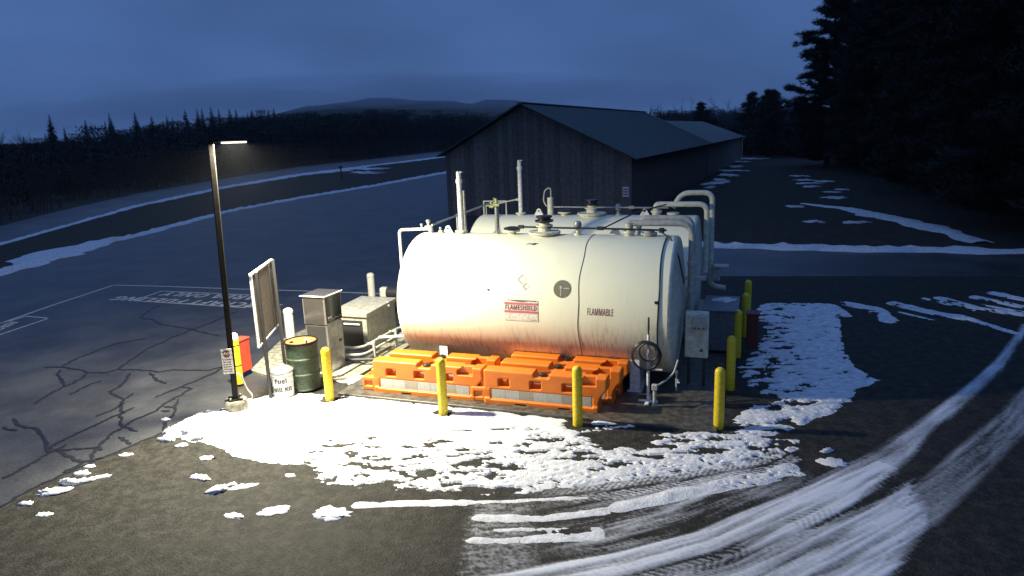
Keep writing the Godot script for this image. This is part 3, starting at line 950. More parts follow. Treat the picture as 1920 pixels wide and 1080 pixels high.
	cl2.tube([P3(-2.45, y - 0.03, 0), P3(-2.45, 2.95, 0)], 0.05, 10)
	var cl3 := MB.new()
	valve(cl3, P3(-2.2, 2.86, 0.06), 0.04)
	obj("valve_cluster", cl3, m.pipegrey, t)
	obj("valve_cluster", cl2, m.pipegrey, t)
	var lp := MB.new()
	lp.tube(bent([P3(-2.5, 2.9, 0), P3(-3.2, 2.87, 0), P3(-3.2, 0.5, 0.0), P3(-3.9, 0.42, 0.0)], 0.09), 0.032, 10)
	obj("supply_pipe", lp, m.white, t)
	var cross := MB.new()
	cross.tube([P3(-2.42, 2.98, 0), P3(-2.3, 3.12, -3.2)], 0.022, 8)
	cross.tube([P3(-2.38, 2.25, -1.25), P3(-2.38, 3.06, -1.25)], 0.024, 8)
	obj("crossover_pipe", cross, m.pipegrey, t)
	var cd := MB.new()
	cd.tube([P3(-0.45, 2.97, 0.06), P3(0.4, 2.96, 0.08), P3(1.2, 2.955, 0.08), P3(2.45, 2.93, 0.05)], 0.02, 7)
	cd.tube([P3(1.25, 2.96, 0.08), P3(1.7, 3.14, -1.0), P3(2.2, 3.2, -2.0)], 0.015, 6)
	cd.tube([P3(2.3, 2.93, 0.06), P3(2.55, 2.82, 0.3), P3(2.72, 2.5, 0.45), P3(2.82, 2.0, 0.4)], 0.016, 6)
	cd.bx(P3(-0.42, 2.97, 0.06), P3(0.12, 0.07, 0.07), 0.01)
	cd.bx(P3(1.2, 2.96, 0.08), P3(0.14, 0.07, 0.07), 0.01)
	cd.bx(P3(2.36, 2.93, 0.06), P3(0.1, 0.09, 0.08), 0.01)
	obj("conduit", cd, m.dark, t)
	flange(t, "pipe_flange", 1.74, y - 0.03, 0, [V(0.09, 0), V(0.09, 0.08), V(0.12, 0.08), V(0.12, 0.12), V(0.075, 0.12), V(0.075, 0.26), V(0.1, 0.28), V(0.0, 0.3)], m.cream, 16)
	flange(t, "pipe_flange", 2.12, y - 0.03, 0.0, [V(0.1, 0), V(0.1, 0.05), V(0.15, 0.05), V(0.15, 0.09), V(0.1, 0.09), V(0.1, 0.13), V(0.0, 0.13)], m.pipegrey, 16)
	var p1 := MB.new()
	p1.tube(bent([P3(1.74, 3.06, 0), P3(2.92, 3.06, 0), P3(2.92, 1.2, 0)], 0.28, 8), 0.06, 14)
	obj("suction_pipe", p1, m.pipegrey, t)
	var p2 := MB.new()
	p2.tube(bent([P3(1.8, 2.75, -0.6), P3(1.86, 3.08, -0.6), P3(2.86, 3.08, -0.6), P3(2.86, 1.3, -0.6)], 0.2, 8), 0.06, 14)
	obj("suction_pipe", p2, m.pipegrey, t)
	for yy in [2.25, 1.75]:
		flange(t, "pipe_union", 2.92, yy, 0, [V(0.06, 0), V(0.085, 0.01), V(0.085, 0.09), V(0.06, 0.1)], m.pipegrey, 14)
	var el := MB.new()
	el.tube(bent([P3(2.92, 1.25, 0), P3(2.92, 1.02, 0.05), P3(3.16, 1.0, 0.3)], 0.1, 6), 0.055, 12)
	obj("elbow", el, m.pipegrey, t)
	var br := MB.new()
	br.bx(P3(2.78, 2.02, 0), P3(0.34, 0.06, 0.05), 0.006)
	br.bx(P3(3.08, 2.02, -0.02), P3(0.22, 0.07, 0.09), 0.006)
	obj("pipe_bracket", br, m.pipegrey, t)
	# ---- rear tank
	var r := tank_body("rear cream fuel tank half hidden behind the front tank", -3.2, 0.12)
	tall_vent(r, -1.62, 4.16, m.white)
	lug(r, -1.15, 0.0)
	lug(r, 1.45, 0.0)
	flange(r, "short_riser", -0.85, y - 0.02, 0, [V(0.1, 0), V(0.1, 0.03), V(0.075, 0.03), V(0.075, 0.45), V(0, 0.46)], m.cream, 16)
	var lp2 := MB.new()
	lp2.tube(bent([P3(-0.83, y + 0.42, 0), P3(-0.83, y + 0.68, 0), P3(-0.98, y + 0.62, 0.02), P3(-1.02, y + 0.35, 0.03), P3(-0.93, y + 0.22, 0.05)], 0.1, 4), 0.018, 7)
	obj("cable_loop", lp2, m.pipegrey, r)
	small_man(r, -0.5)
	hatch(r, 0.18, 3.2, 0.3)
	mushroom(r, 0.82)
	var cf := MB.new()
	cf.tube([P3(-0.75, 3.02, 0.05), P3(2.0, 3.0, 0.05)], 0.02, 7)
	cf.bx(P3(1.15, 3.01, 0.05), P3(0.14, 0.07, 0.07), 0.01)
	obj("conduit", cf, m.galv, r)
	flange(r, "pipe_flange", 1.72, y - 0.03, 0, [V(0.1, 0), V(0.1, 0.1), V(0.13, 0.1), V(0.13, 0.15), V(0.08, 0.15), V(0.08, 0.2)], m.cream, 16)
	flange(r, "pipe_flange", 2.1, y - 0.03, 0, [V(0.1, 0), V(0.1, 0.06), V(0.14, 0.06), V(0.14, 0.1), V(0, 0.1)], m.cream, 16)
	var q1 := MB.new()
	q1.tube(bent([P3(1.7, 2.9, 0), P3(1.7, 3.08, 0), P3(2.86, 3.08, 0), P3(2.86, 1.5, 0)], 0.2, 8), 0.062, 14)
	obj("suction_pipe", q1, m.cream, r)
	var q2 := MB.new()
	q2.tube(bent([P3(2.05, 2.95, -0.45), P3(2.25, 3.3, -0.45), P3(2.95, 3.3, -0.45), P3(2.95, 1.08, -0.45), P3(3.3, 1.05, -0.4)], 0.2, 8), 0.062, 14)
	obj("suction_pipe", q2, m.cream, r)
	var fr := MB.new()
	fr.tube([P3(-2.6, 2.5, 0), P3(-2.6, 3.16, 0), P3(-2.0, 3.16, 0), P3(-2.0, 2.75, 0)], 0.025, 8)
	fr.tube([P3(-2.5, 2.6, 0.1), P3(-2.5, 3.05, 0.1), P3(-1.72, 3.2, 0.0)], 0.02, 8)
	var fv := MB.new()
	valve(fv, P3(-2.3, 3.12, 0.03), 0.06)
	obj("frame_valve", fv, m.brass, r)
	fr.bx(P3(-1.68, 3.2, 0), P3(0.12, 0.06, 0.06), 0.01)
	obj("valve_frame", fr, m.pipegrey, r)
	var jb := MB.new()
	jb.bx(P3(3.2, 1.6, -0.3), P3(0.34, 0.04, 0.34), 0.01)
	jb.bx(P3(3.1, 1.42, -0.3), P3(0.16, 0.32, 0.2), 0.01)
	obj("pump_cover", jb, m.pipegrey, r)

# ---------------------------------------------------------------- lamp and its pole
func build_lamp() -> void:
	var o := thing("lamp_post", "tall slim dark lamp post with lit flat LED head beside the apron", "lamp post", P3(-5.14, 0, -11.95))
	var b := MB.new()
	b.lathe(at(0, -0.02, 0), [V(0.2, 0), V(0.205, 0.2), V(0.19, 0.245), V(0.0, 0.25)], 28)
	obj("concrete_base", b, m.concrete, o)
	var pl := MB.new()
	var lean := Transform3D(Basis(Vector3.BACK, deg_to_rad(-1.7)) * Basis(Vector3.UP, 0.45), P3(0, 0.23, 0))
	pl.box(lean * at(0, 2.33, 0), P3(0.1, 4.66, 0.1), 0.014)
	pl.box(lean * at(0, 0.012, 0), P3(0.24, 0.024, 0.24), 0.004)
	var po := obj("pole", pl, m.bronze, o)
	for k in 4:
		var bo := MB.new()
		bo.lathe(lean * at(0.09 * (1 if k % 2 else -1), 0.02, 0.09 * (1 if k < 2 else -1)), [V(0.018, 0), V(0.018, 0.035), V(0.0, 0.04)], 6)
		obj("anchor_bolt", bo, m.galv, o)
	var topp := lean * P3(0, 4.62, 0)
	var hd := MB.new()
	var dir := P3(0.95, 0, -0.3).normalized()
	var hb := Basis(dir, Vector3.UP, dir.cross(Vector3.UP))
	hd.box(Transform3D(hb, topp + dir * 0.1), P3(0.16, 0.05, 0.06), 0.01)
	hd.box(Transform3D(hb, topp + dir * 0.36 + P3(0, 0.01, 0)), P3(0.46, 0.045, 0.24), 0.015)
	obj("lamp_head", hd, m.bronze, o)
	var ln := MB.new()
	ln.box(Transform3D(hb, topp + dir * 0.37 + P3(0, -0.027, 0)), P3(0.4, 0.03, 0.2), 0.01)
	obj("lamp_lens", ln, m.bulb, o)
	var l := AreaLight3D.new()
	l.name = "lamp_light"
	l.position = topp + dir * 0.37 + P3(0, -0.046, 0)
	l.basis = Basis(dir, dir.cross(Vector3.UP) * -1.0, Vector3.UP)
	l.area_size = Vector2(0.4, 0.2)
	l.area_range = 90.0
	l.area_attenuation = 2.0
	l.light_energy = LAMP_ENERGY
	l.light_color = Color(1.0, 0.968, 0.86)
	l.shadow_enabled = true
	o.add_child(l)
	var cb := MB.new()
	cb.tube(bent([P3(0.1, 0.75, 0.06), P3(0.17, 0.72, 0.06), P3(0.24, 0.42, 0.02), P3(0.34, 0.3, 0.04), P3(0.3, 0.2, 0.05), P3(0.34, 0.0, 0.1)], 0.06, 4), 0.014, 7)
	obj("conduit", cb, m.pipegrey, o)
	# warning sign fixed to the pole
	var s := thing("warning_sign", "small white warning sign with dark octagon fixed low on the lamp post", "sign", P3(-5.17, 0.98, -11.88), 0.12)
	var p := MB.new()
	p.bx(P3(0, 0, 0), P3(0.19, 0.47, 0.008), 0.003)
	obj("plate", p, m.cap, s)
	var oc := MB.new()
	var pts := PackedVector2Array()
	for k in 8: pts.append(V(cos(PI / 8 + k * PI / 4), sin(PI / 8 + k * PI / 4)) * 0.072)
	oc.prism(pts, 0.003, at(0, 0.14, 0.006))
	obj("octagon", oc, m.ink_red, s)
	obj("lettering", turned(letters("STOP", 0.045, true), at(0, 0.14, 0.009)), m.cap, s)
	for k in 6:
		var rw := MB.new()
		var x := -0.07
		for q in 4:
			var ww := 0.018 + 0.006 * ((k * 3 + q * 5) % 4)
			rw.bx(P3(x + ww / 2, 0.03 - 0.045 * k, 0.0055), P3(ww, 0.017, 0.002))
			x += ww + 0.009
		obj("small_print", rw, m.ink_red, s)

const LAMP_ENERGY := 215.0

func build_bollards() -> void:
	var b := thing("bollard", "x", "bollard", P3(-3.52, 0, -12.32), 0, "bollards round the fuel tanks")
	var mb := MB.new()
	var pr := [V(0.083, 0.0), V(0.083, 0.96)]
	for k in range(1, 7):
		var a := PI * 0.5 * k / 6
		pr.append(V(0.083 * cos(a), 0.96 + 0.085 * sin(a)))
	mb.lathe(at(0, 0, 0), pr, 26, true)
	obj("post", mb, m.yellow, b)
	b.set_meta("label", "yellow bollard standing in snow in front of the green drum")
	for q in [[-1.29, -11.45, "yellow bollard in front of the left group of orange barriers"], [1.02, -10.77, "yellow bollard in front of the right group of orange barriers"], [3.28, -10.45, "nearest yellow bollard at the right front corner of the tank yard"], [4.0, -12.13, "yellow bollard directly behind the right front corner bollard"], [4.72, -13.95, "shaded yellow bollard beside the dark red box"], [5.38, -15.42, "shaded yellow bollard second farthest along the right row"], [5.9, -16.78, "farthest shaded yellow bollard at the end of the right row"]]:
		copy_of(b, "bollard", P3(q[0], 0, q[1]), 0, q[2])
	var c := copy_of(b, "bollard", P3(-5.6, 0.05, -13.3), 0, "yellow bollard with overexposed top painted white, carrying the red box behind the lamp post")
	var cc := MB.new()
	cc.lathe(at(0, 0, 0), [V(0.087, 0.93), V(0.087, 0.98), V(0.075, 1.03), V(0.045, 1.055), V(0, 1.065)], 22, true)
	obj("cap", cc, m.cap, c)  # white top paints in the lamp's overexposure on this bollard
	for h in [0.38, 0.8]:
		var bd := MB.new()
		bd.lathe(at(0, h, 0), [V(0.086, 0), V(0.086, 0.02)], 20)
		obj("band", bd, m.dark, c)
	for q in [[P3(-4.74, 0.02, -14.12), 1.36, "tall cream bollard with yellow foot behind the green drum"], [Y(-5.93, 0, -3.2), 1.2, "cream bollard far behind the grey cabinet"]]:
		var w := thing("bollard", q[2], "bollard", q[0], 0, "bollards round the fuel tanks")
		var s := MB.new()
		var hh: float = q[1]
		s.lathe(at(0, 0, 0), [V(0.1, 0.24), V(0.1, hh - 0.11), V(0.106, hh - 0.1), V(0.106, hh - 0.06), V(0.085, hh - 0.02), V(0.045, hh), V(0, hh + 0.005)], 24, false)
		obj("sleeve", s, m.cap, w)
		var f := MB.new()
		f.lathe(at(0, 0, 0), [V(0.081, 0.0), V(0.081, 0.26)], 24)
		obj("foot", f, m.yellow, w)

# ---------------------------------------------------------------- water-filled barriers
static func barrier_sdf(p: Vector3) -> float:
	var d := rbox(p, Vector3(1.12, 0.32, 0), Vector3(1.13, 0.285, 0.145), 0.035)
	d = smin(d, rbox(p, Vector3(1.06, 0.075, 0), Vector3(1.05, 0.06, 0.18), 0.025), 0.02)
	d = smin(d, rbox(p, Vector3(-0.07, 0.165, 0), Vector3(0.19, 0.13, 0.15), 0.03), 0.02)
	d = smin(d, rbox(p, Vector3(-0.02, 0.33, 0), Vector3(0.08, 0.09, 0.08), 0.03), 0.03)
	d = smax(d, -rbox(p, Vector3(-0.12, 0.17, 0.15), Vector3(0.08, 0.05, 0.03), 0.01), 0.01)
	# hollow under the female end, dip with the filling hole, pockets and hand holes
	d = smax(d, -(Vector2(p.x - 2.4, p.y - 0.14).length() - 0.3), 0.03)
	d = smax(d, -rbox(p, Vector3(1.08, 0.62, 0), Vector3(0.14, 0.09, 0.3), 0.04), 0.03)
	for x in [0.38, 0.97, 1.56]:
		d = smax(d, -rbox(p, Vector3(x, 0.4, 0), Vector3(0.105, 0.068, 0.4), 0.02), 0.012)
	var q := Vector3(p.x - 1.9, p.y - 0.54, absf(p.z) - 0.13)
	var pocket := maxf(rbox(q, Vector3.ZERO, Vector3(0.15, 0.075, 0.075), 0.01), -(q.x * 0.45 + 0.9 * (0.1 - q.y)) + 0.02)
	d = smax(d, -pocket, 0.01)
	d = smax(d, -rbox(p, Vector3(1.06, 0.2, 0.16), Vector3(0.94, 0.085, 0.025), 0.01), 0.008)
	for x in [0.7, 1.5]:
		d = smax(d, -rbox(p, Vector3(x, 0.02, 0), Vector3(0.1, 0.04, 0.4), 0.01), 0.01)
	return d

func build_barriers() -> void:
	var b := thing("barrier", "x", "barrier", Y(-2.8, 0.01, 2.02), -YAW, "orange plastic barriers in front of the tanks")
	obj("body", nets(barrier_sdf, P3(-0.32, -0.02, -0.22), P3(2.36, 0.68, 0.22), 0.0175), m.orange, b)
	for k in 7:
		var tp := MB.new()
		tp.bx(P3(0.275 + 0.2615 * k, 0.2, 0.138), P3(0.257, 0.155, 0.006), 0.001)
		obj("reflective_panel", tp, m.tape2 if k % 3 == 2 else m.tape, b)
	var cp := MB.new()
	cp.lathe(at(1.08, 0.535, 0), [V(0, -0.02), V(0.075, -0.02), V(0.075, 0.03), V(0.05, 0.045), V(0, 0.045)], 18)
	obj("fill_cap", cp, m.black, b)
	var pin := MB.new()
	pin.lathe(at(-0.16, 0.27, 0), [V(0.035, 0), V(0.035, 0.03), V(0, 0.035)], 12)
	obj("hinge_pin", pin, m.darkred, b)
	b.scale.y = 1.1
	b.set_meta("label", "front orange plastic barrier of the left pair, behind the second bollard from the left")
	for q in [[-2.72, 1.52, -YAW + 0.01, "rear orange plastic barrier of the left pair, touching the tank saddle"], [-0.52, 2.04, -YAW + 0.01, "front orange plastic barrier of the right group of three, nearest the lot"], [-0.36, 1.56, -YAW, "middle orange plastic barrier of the right group of three"], [-0.31, 1.1, -YAW, "back orange plastic barrier of the right group, under the tank"]]:
		copy_of(b, "barrier", Y(q[0], 0.01, q[1]), q[2], q[3])

# ---------------------------------------------------------------- things at the left end
func build_island() -> void:
	# drum
	var o := thing("drum", "green steel drum with rusty orange lid beside the fuel dispenser", "drum", Y(-4.3, 0.05, 2.27))
	o.scale = Vector3.ONE * 1.07
	var mb := MB.new()
	var pr := [V(0.0, 0.0), V(0.285, 0.0), V(0.295, 0.015), V(0.285, 0.03)]
	for k in 2:
		var y0 := 0.29 + 0.29 * k
		pr.append_array([V(0.283, y0 - 0.03), V(0.298, y0 - 0.01), V(0.298, y0 + 0.01), V(0.283, y0 + 0.03)])
	pr.append(V(0.283, 0.86))
	mb.lathe(at(0, 0, 0), pr, 40)
	obj("body", mb, m.green, o)
	var rim := MB.new()
	rim.lathe(at(0, 0.855, 0), [V(0.284, 0), V(0.3, 0.005), V(0.304, 0.025), V(0.296, 0.045), V(0.282, 0.045), V(0.276, 0.025)], 40)
	obj("rim", rim, m.bronze, o)
	var ld := MB.new()
	ld.lathe(at(0, 0.86, 0), [V(0.278, 0.0), V(0.27, 0.02), V(0.0, 0.024)], 40)
	var lid := obj("lid", ld, m.rust, o)
	var bg := MB.new()
	bg.lathe(at(-0.14, 0.882, 0.1), [V(0.035, 0), V(0.035, 0.02), V(0, 0.022)], 14)
	bg.tube([P3(0.16, 0.87, 0.19), P3(0.16, 0.95, 0.19)], 0.014, 8)
	obj("bung", bg, m.bronze, lid)
	# spill kit can
	var c := thing("spill_kit_can", "dented white metal can marked Fuel Spill Kit between the sign posts", "can", P3(-4.47, 0.01, -12.6))
	var cb := MB.new()
	var cp := [V(0, 0), V(0.185, 0)]
	for k in 9: cp.append_array([V(0.19 + 0.0018 * k, 0.03 + 0.055 * k), V(0.185 + 0.0018 * k, 0.055 + 0.055 * k)])
	cb.lathe(at(0, 0, 0), cp, 32)
	obj("body", cb, m.white, c)
	var cl := MB.new()
	cl.lathe(at(0, 0.5, 0), [V(0.212, 0), V(0.218, 0.015), V(0.215, 0.035), V(0.15, 0.085), V(0.06, 0.115), V(0, 0.12)], 32)
	cl.tube(bent([P3(-0.06, 0.61, 0), P3(-0.06, 0.65, 0), P3(0.06, 0.65, 0), P3(0.06, 0.61, 0)], 0.02, 3), 0.01, 6)
	obj("lid", cl, m.galv, c)
	for q in [["Fuel", 0.36], ["Spill Kit", 0.19]]:
		var t := letters(q[0], 0.085, true)
		for i in t.v.size():
			var a: float = t.v[i].x / 0.2 + 0.12
			t.v[i] = P3(sin(a) * (0.202 + t.v[i].z), q[1] + t.v[i].y, cos(a) * (0.202 + t.v[i].z))
			t.n[i] = P3(sin(a), 0, cos(a))
		obj("lettering", t, m.ink, c)
	# dispenser
	var d := thing("fuel_dispenser", "tall stainless fuel dispenser with slanted dark display beside the green drum", "fuel dispenser", Y(-4.42, 0.09, 1.29), -YAW)
	var b := MB.new()
	b.bx(P3(0, 0.515, 0), P3(0.52, 1.03, 0.56), 0.012)
	obj("body", b, m.steel, d)
	var u := MB.new()
	u.bx(P3(0, 1.325, 0.0), P3(0.53, 0.58, 0.6), 0.012)
	obj("head", u, m.steel, d)
	var hd := MB.new()
	hd.bx(P3(0, 1.63, 0), P3(0.6, 0.022, 0.66), 0.005)
	obj("hood", hd, m.white, d)
	var hood_top := MB.new()
	hood_top.bx(P3(0, 1.6445, 0), P3(0.57, 0.007, 0.62), 0.002)
	obj("hood_panel", hood_top, m.dark, d)
	var w := MB.new()
	w.bx(P3(0.268, 1.325, 0), P3(0.012, 0.54, 0.54), 0.004)
	var win := obj("display_panel", w, m.glass, d)
	for k in 2:
		var dg := MB.new()
		dg.bx(P3(0.276, 1.17, 0.21 - 0.075 * k), P3(0.004, 0.045, 0.05), 0.001)
		obj("counter", dg, m.cap, win)
	for k in 6:
		var dg := MB.new()
		dg.bx(P3(0.276, 1.115 + 0.012 * (k % 2), 0.2 - 0.08 * k), P3(0.003, 0.012, 0.05))
		obj("button", dg, m.pipegrey, win)
	var w2 := MB.new()
	w2.bx(P3(0, 1.325, 0.302), P3(0.47, 0.53, 0.008), 0.003)
	obj("end_panel", w2, m.mirror, d)
	var w3 := MB.new()
	w3.bx(P3(0, 0.52, 0.282), P3(0.46, 0.96, 0.008), 0.003)
	obj("end_panel", w3, m.mirror, d)
	var door := MB.new()
	door.bx(P3(0.262, 0.51, 0), P3(0.01, 0.92, 0.48), 0.003)
	var dr := obj("door", door, m.steel, d)
	var nz := MB.new()
	nz.bx(P3(0.272, 0.6, -0.14), P3(0.012, 0.05, 0.1), 0.004)
	obj("latch", nz, m.dark, dr)
	var pu := thing("transfer_pump", "small pump with pale bracket and dark motor behind the grey cabinet", "pump", Y(-5.35, 0.0, -3.0), -YAW)
	var pm1 := MB.new()
	pm1.bx(P3(-0.1, 0.36, 0), P3(0.16, 0.72, 0.12), 0.02)
	pm1.bx(P3(-0.06, 0.72, 0), P3(0.24, 0.28, 0.2), 0.04)
	obj("bracket", pm1, m.cap, pu)
	var pm2 := MB.new()
	pm2.lathe(Transform3D(Basis(Vector3.BACK, -PI / 2), P3(0.06, 0.72, 0)), [V(0, 0), V(0.17, 0.0), V(0.17, 0.5), V(0.1, 0.55), V(0, 0.56)], 20)
	obj("motor", pm2, m.dark, pu)
	# hose reel cabinet
	var g := thing("reel_cabinet", "low grey steel hose cabinet with sloping lid behind the dispenser", "cabinet", Y(-4.62, 0.05, -0.62), -YAW)
	var gb := MB.new()
	gb.prism(PackedVector2Array([V(-0.62, 0), V(0.7, 0), V(0.7, 0.86), V(-0.62, 0.86)]), 0.9, Transform3D(Basis(P3(0, 0, -1), P3(0, 1, 0), P3(1, 0, 0)), P3(0, 0, 0.04)))
	obj("body", gb, m.grey, g)
	var gl := MB.new()
	gl.box(Transform3D(Basis(Vector3.RIGHT, 0.03), P3(0, 0.9, 0)), P3(0.98, 0.1, 1.42), 0.012)
	obj("lid", gl, m.grey, g)
	var gd := MB.new()
	gd.bx(P3(-0.02, 0.43, 0.665), P3(0.72, 0.62, 0.012), 0.003)
	var gdo := obj("painted_opening", gd, m.dark, g)  # near-black sheet paints the shade inside the cabinet's open front
	var gh := MB.new()
	gh.bx(P3(0.08, 0.66, 0.69), P3(0.42, 0.035, 0.035), 0.01)
	obj("handle", gh, m.white, gdo)
	var gs := MB.new()
	gs.bx(P3(0.455, 0.4, -0.02), P3(0.01, 0.72, 1.2), 0.003)
	obj("side_panel", gs, m.grey, g)
	var lk := MB.new()
	valve(lk, P3(0.47, 0.87, -0.3), 0.045)
	obj("latch", lk, m.white, g)
	# fuel lines
	var fp := thing("fuel_pipes", "pair of pale fuel pipes on short stands running past the cabinet", "pipe", Y(-3.95, 0.05, 0.2), -YAW)
	for k in 2:
		var pm := MB.new()
		pm.tube(bent([P3(-0.5, 0.42 - 0.14 * k, 0.75 + 0.1 * k), P3(0.02 + 0.1 * k, 0.34 - 0.12 * k, 0.55 + 0.1 * k), P3(0.08 + 0.1 * k, 0.36 - 0.12 * k, -1.1), P3(0.5, 0.38 - 0.1 * k, -1.5)], 0.25, 7), 0.028, 9)
		obj("pipe", pm, m.pipegrey, fp)
	for zz in [0.25, -0.75]:
		var sm := MB.new()
		sm.bx(P3(0.17, 0.2, zz), P3(0.05, 0.42, 0.05), 0.006)
		sm.bx(P3(0.1, 0.36, zz), P3(0.2, 0.03, 0.05), 0.004)
		obj("pipe_stand", sm, m.pipegrey, fp)
	var dp := MB.new()
	dp.tube([P3(-0.45, 0.14, 0.85), P3(0.4, 0.12, 0.55), P3(1.4, 0.12, 0.55)], 0.035, 9)
	obj("drain_pipe", dp, m.dark, fp)
	# notice board seen from behind
	var s := thing("notice_board", "tall framed notice board on two dark posts seen from behind", "notice board", Y(-4.63, 0.0, 2.91), -YAW + 2.0)
	for k in 2:
		var pm := MB.new()
		pm.bx(P3(1.3 * k, 1.24, 0), P3(0.06, 2.5, 0.06), 0.008)
		obj("post", pm, m.dark, s)
	var bk := MB.new()
	bk.bx(P3(0.63, 1.78, -0.07), P3(1.5, 1.3, 0.03), 0.004)
	obj("back_panel", bk, m.board_back, s)
	var frm := MB.new()
	frm.bx(P3(0.63, 2.46, -0.07), P3(1.62, 0.045, 0.05), 0.008)
	frm.bx(P3(0.63, 1.1, -0.07), P3(1.62, 0.045, 0.05), 0.008)
	for k in 2: frm.bx(P3(-0.145 + 1.55 * k, 1.78, -0.07), P3(0.045, 1.31, 0.05), 0.008)
	obj("frame", frm, m.white, s)
	var strip := MB.new()
	strip.bx(P3(1.08, 1.78, -0.04), P3(0.05, 1.28, 0.02), 0.004)
	obj("batten", strip, m.dark, s)
	# red boxes
	var rb := thing("red_box", "bright red metal box hung beside the white topped bollard near the lamp post", "box", Y(-6.07, 0.12, 1.95), -YAW)
	red_box(rb, 0.2, 0.68, 0.34, m.red)
	var rb2 := thing("red_box", "dark red extinguisher box on a bollard in the shade right of the tanks", "box", Y(4.05, 0.22, -1.75), -YAW)
	red_box(rb2, 0.24, 0.72, 0.3, m.darkred)

func red_box(o: Node3D, w: float, h: float, d: float, mat: Material) -> void:
	var b := MB.new()
	b.bx(P3(0, h / 2, 0), P3(w, h, d), 0.01)
	obj("body", b, mat, o)
	var l := MB.new()
	l.bx(P3(0, h + 0.012, 0), P3(w + 0.03, 0.035, d + 0.03), 0.008)
	obj("lid", l, mat, o)
	var dr := MB.new()
	dr.bx(P3(0, h * 0.5, d / 2 + 0.006), P3(w - 0.05, h - 0.08, 0.012), 0.003)
	var dd := obj("door", dr, mat, o)
	var hn := MB.new()
	hn.bx(P3(w / 2 - 0.05, h * 0.5, d / 2 + 0.02), P3(0.02, 0.08, 0.02), 0.004)
	obj("handle", hn, m.dark, dd)

